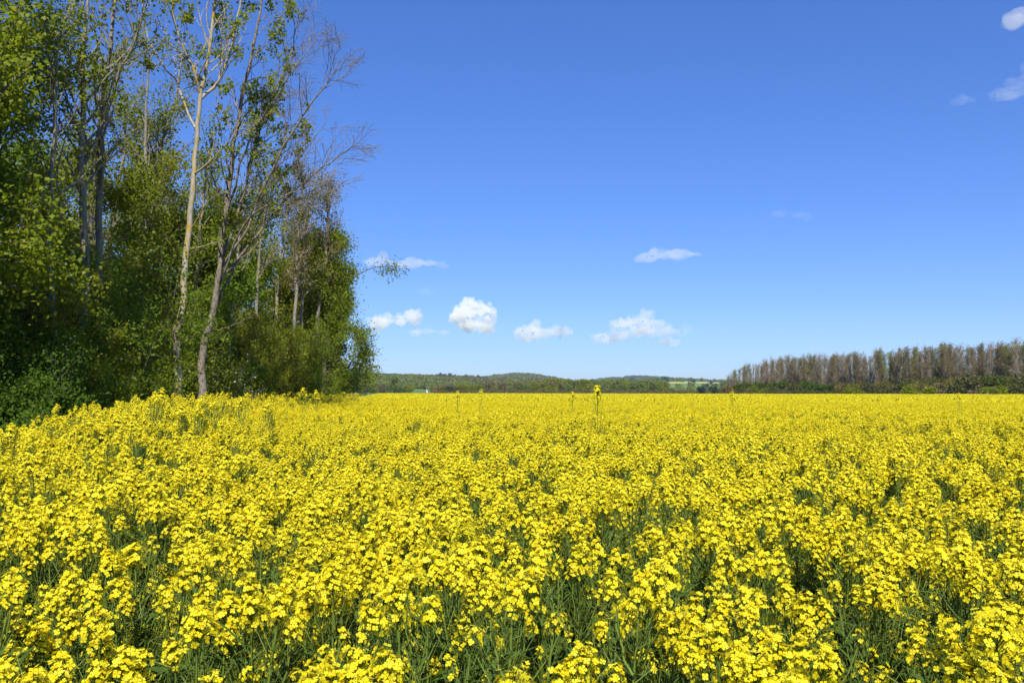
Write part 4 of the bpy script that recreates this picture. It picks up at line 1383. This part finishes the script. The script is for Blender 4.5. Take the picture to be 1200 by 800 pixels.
# ------------------------------------------------------------------ clouds
def cloud_mat(name, dens):
    m, t = nt(name)
    v = N_(t, 'ShaderNodeVolumePrincipled')
    v.inputs['Color'].default_value = (0.995, 0.995, 0.995, 1)
    v.inputs['Density'].default_value = dens
    v.inputs['Anisotropy'].default_value = 0.0
    o = N_(t, 'ShaderNodeOutputMaterial'); t.links.new(v.outputs[0], o.inputs['Volume'])
    return m


CD = 6000.0
ico = None


def ico_sphere(sub=2):
    import bmesh
    bm = bmesh.new(); bmesh.ops.create_icosphere(bm, subdivisions=sub, radius=1.0)
    V = np.array([v.co[:] for v in bm.verts]); Fc = np.array([[v.index for v in f.verts] for f in bm.faces]); bm.free()
    return V, Fc


IV, IF = ico_sphere(2)


def cloud(seed, puffs, dens, label, vox=9.0, disp=110.0):
    """puffs: (px, py, radius px, squash)"""
    g = np.random.default_rng(seed)
    Vs, Fs, n0 = [], [], 0
    c0 = P(puffs[0][0], puffs[0][1], CD)
    k_ = CD / F
    for px, py, r, sq in puffs:
        sx = 1.0 if sq > 0.72 else 1.7
        c = P(px, py, CD); c[1] += g.uniform(-0.6, 0.6) * r * k_
        R0 = r * k_
        subs = [(c, R0, sq)]
        for _ in range(14):
            dv = unit(g.normal(size=3)); dv[2] = abs(dv[2]) * 0.9 - 0.1
            subs.append((c + dv * R0 * (0.9 if sx < 1.2 else 1.25) * [sx, 1, sq], R0 * g.uniform(0.22, 0.55), sq * 0.5 + 0.5))
        for cc, rr, s2 in subs:
            V = IV * rr * [sx, 1, s2] + cc - c0
            Vs.append(V); Fs.append(IF + n0); n0 += len(V)
    me = mesh_arrays('cloud', np.concatenate(Vs), [np.concatenate(Fs)], [cloud_mat('vapour_%d' % seed, dens)], smooth=True)
    o = obj('cloud', me, None, tuple(c0))
    rm_ = o.modifiers.new('merge', 'REMESH'); rm_.mode = 'VOXEL'; rm_.voxel_size = vox; rm_.use_smooth_shade = True
    for sz, st in ((110, disp), (42, disp * 0.6), (16, disp * 0.3)):
        tx = bpy.data.textures.new('puff', 'CLOUDS'); tx.noise_scale = sz; tx.noise_depth = 3
        dm = o.modifiers.new('puff', 'DISPLACE'); dm.texture = tx; dm.strength = st; dm.mid_level = 0.5
    tag(o, label, 'cloud', 'small white clouds low in the sky')
    return o


cloud(1, [(550, 364, 13, 1), (564, 362, 10, 1), (540, 370, 9, .9), (549, 382, 12, .8), (567, 380, 11, 1), (571, 369, 8, 1)], 0.022, 'brightest compact white cloud, the boxy one left of centre', 6)
cloud(2, [(455, 375, 8, .9), (468, 376, 9, .9), (482, 372, 9, .8), (446, 378, 7, .7), (490, 368, 4, .8)], 0.016, 'white cloud peeping out right of the rounded end tree, lower of two', 6)
cloud(3, [(492, 389, 6, .6), (504, 389, 5, .5), (517, 390, 4, .5)], 0.006, 'thin grey-white wisp below the lower left cloud', 6, 50)
cloud(4, [(450, 303, 8, .8), (442, 308, 7, .7), (468, 309, 8, .6), (486, 309, 8, .6), (504, 309, 7, .6), (516, 311, 5, .4)], 0.005, 'long flat white cloud behind the jutting twig', 6, 50)
cloud(5, [(630, 385, 9, .9), (622, 389, 8, .8), (640, 389, 8, .7), (610, 389, 6, .8), (655, 389, 6, .7), (632, 395, 8, .4)], 0.013, 'small flat-based white cloud right of the boxy one', 6)
cloud(6, [(758, 375, 11, 1), (745, 381, 10, .7), (770, 381, 8, .9), (752, 388, 12, .45), (768, 390, 9, .5), (732, 386, 7, .6), (716, 398, 9, .5), (728, 392, 6, .6), (776, 402, 8, .35), (762, 394, 6, .4)], 0.009, 'largest ragged cloud over the far ridge', 6)
cloud(7, [(806, 385, 7, .8), (813, 383, 4, .9), (797, 389, 6, .5)], 0.0022, 'faint wisp right of the largest ragged cloud', 6, 50)
cloud(8, [(768, 297, 8, .9), (778, 299, 9, .8), (792, 299, 9, .6), (806, 298, 7, .5), (763, 303, 7, .6)], 0.005, 'lone white cloud highest in the middle of the sky', 6, 50)
cloud(9, [(1193, 22, 13, .9), (1186, 28, 11, .8), (1203, 16, 13, .9)], 0.0032, 'pale cloud cut off at the top right corner', 7, 50)
cloud(10, [(1190, 108, 12, .5), (1180, 114, 8, .4), (1202, 98, 10, .7), (1200, 80, 6, 1.1)], 0.0014, 'thin wispy cloud below the top right corner cloud', 7, 50)
cloud(11, [(1131, 118, 7, .7)], 0.0012, 'very faint small wisp left of the right edge wisps', 6, 50)
cloud(12, [(918, 250, 6, .35), (932, 252, 7, .4), (944, 256, 4, .4)], 0.0011, 'barely visible wisp alone in the blue right of the middle', 6, 50)
cloud(13, [(504, 341, 6, .6)], 0.0009, 'barely visible wisp above the boxy cloud', 6, 50)
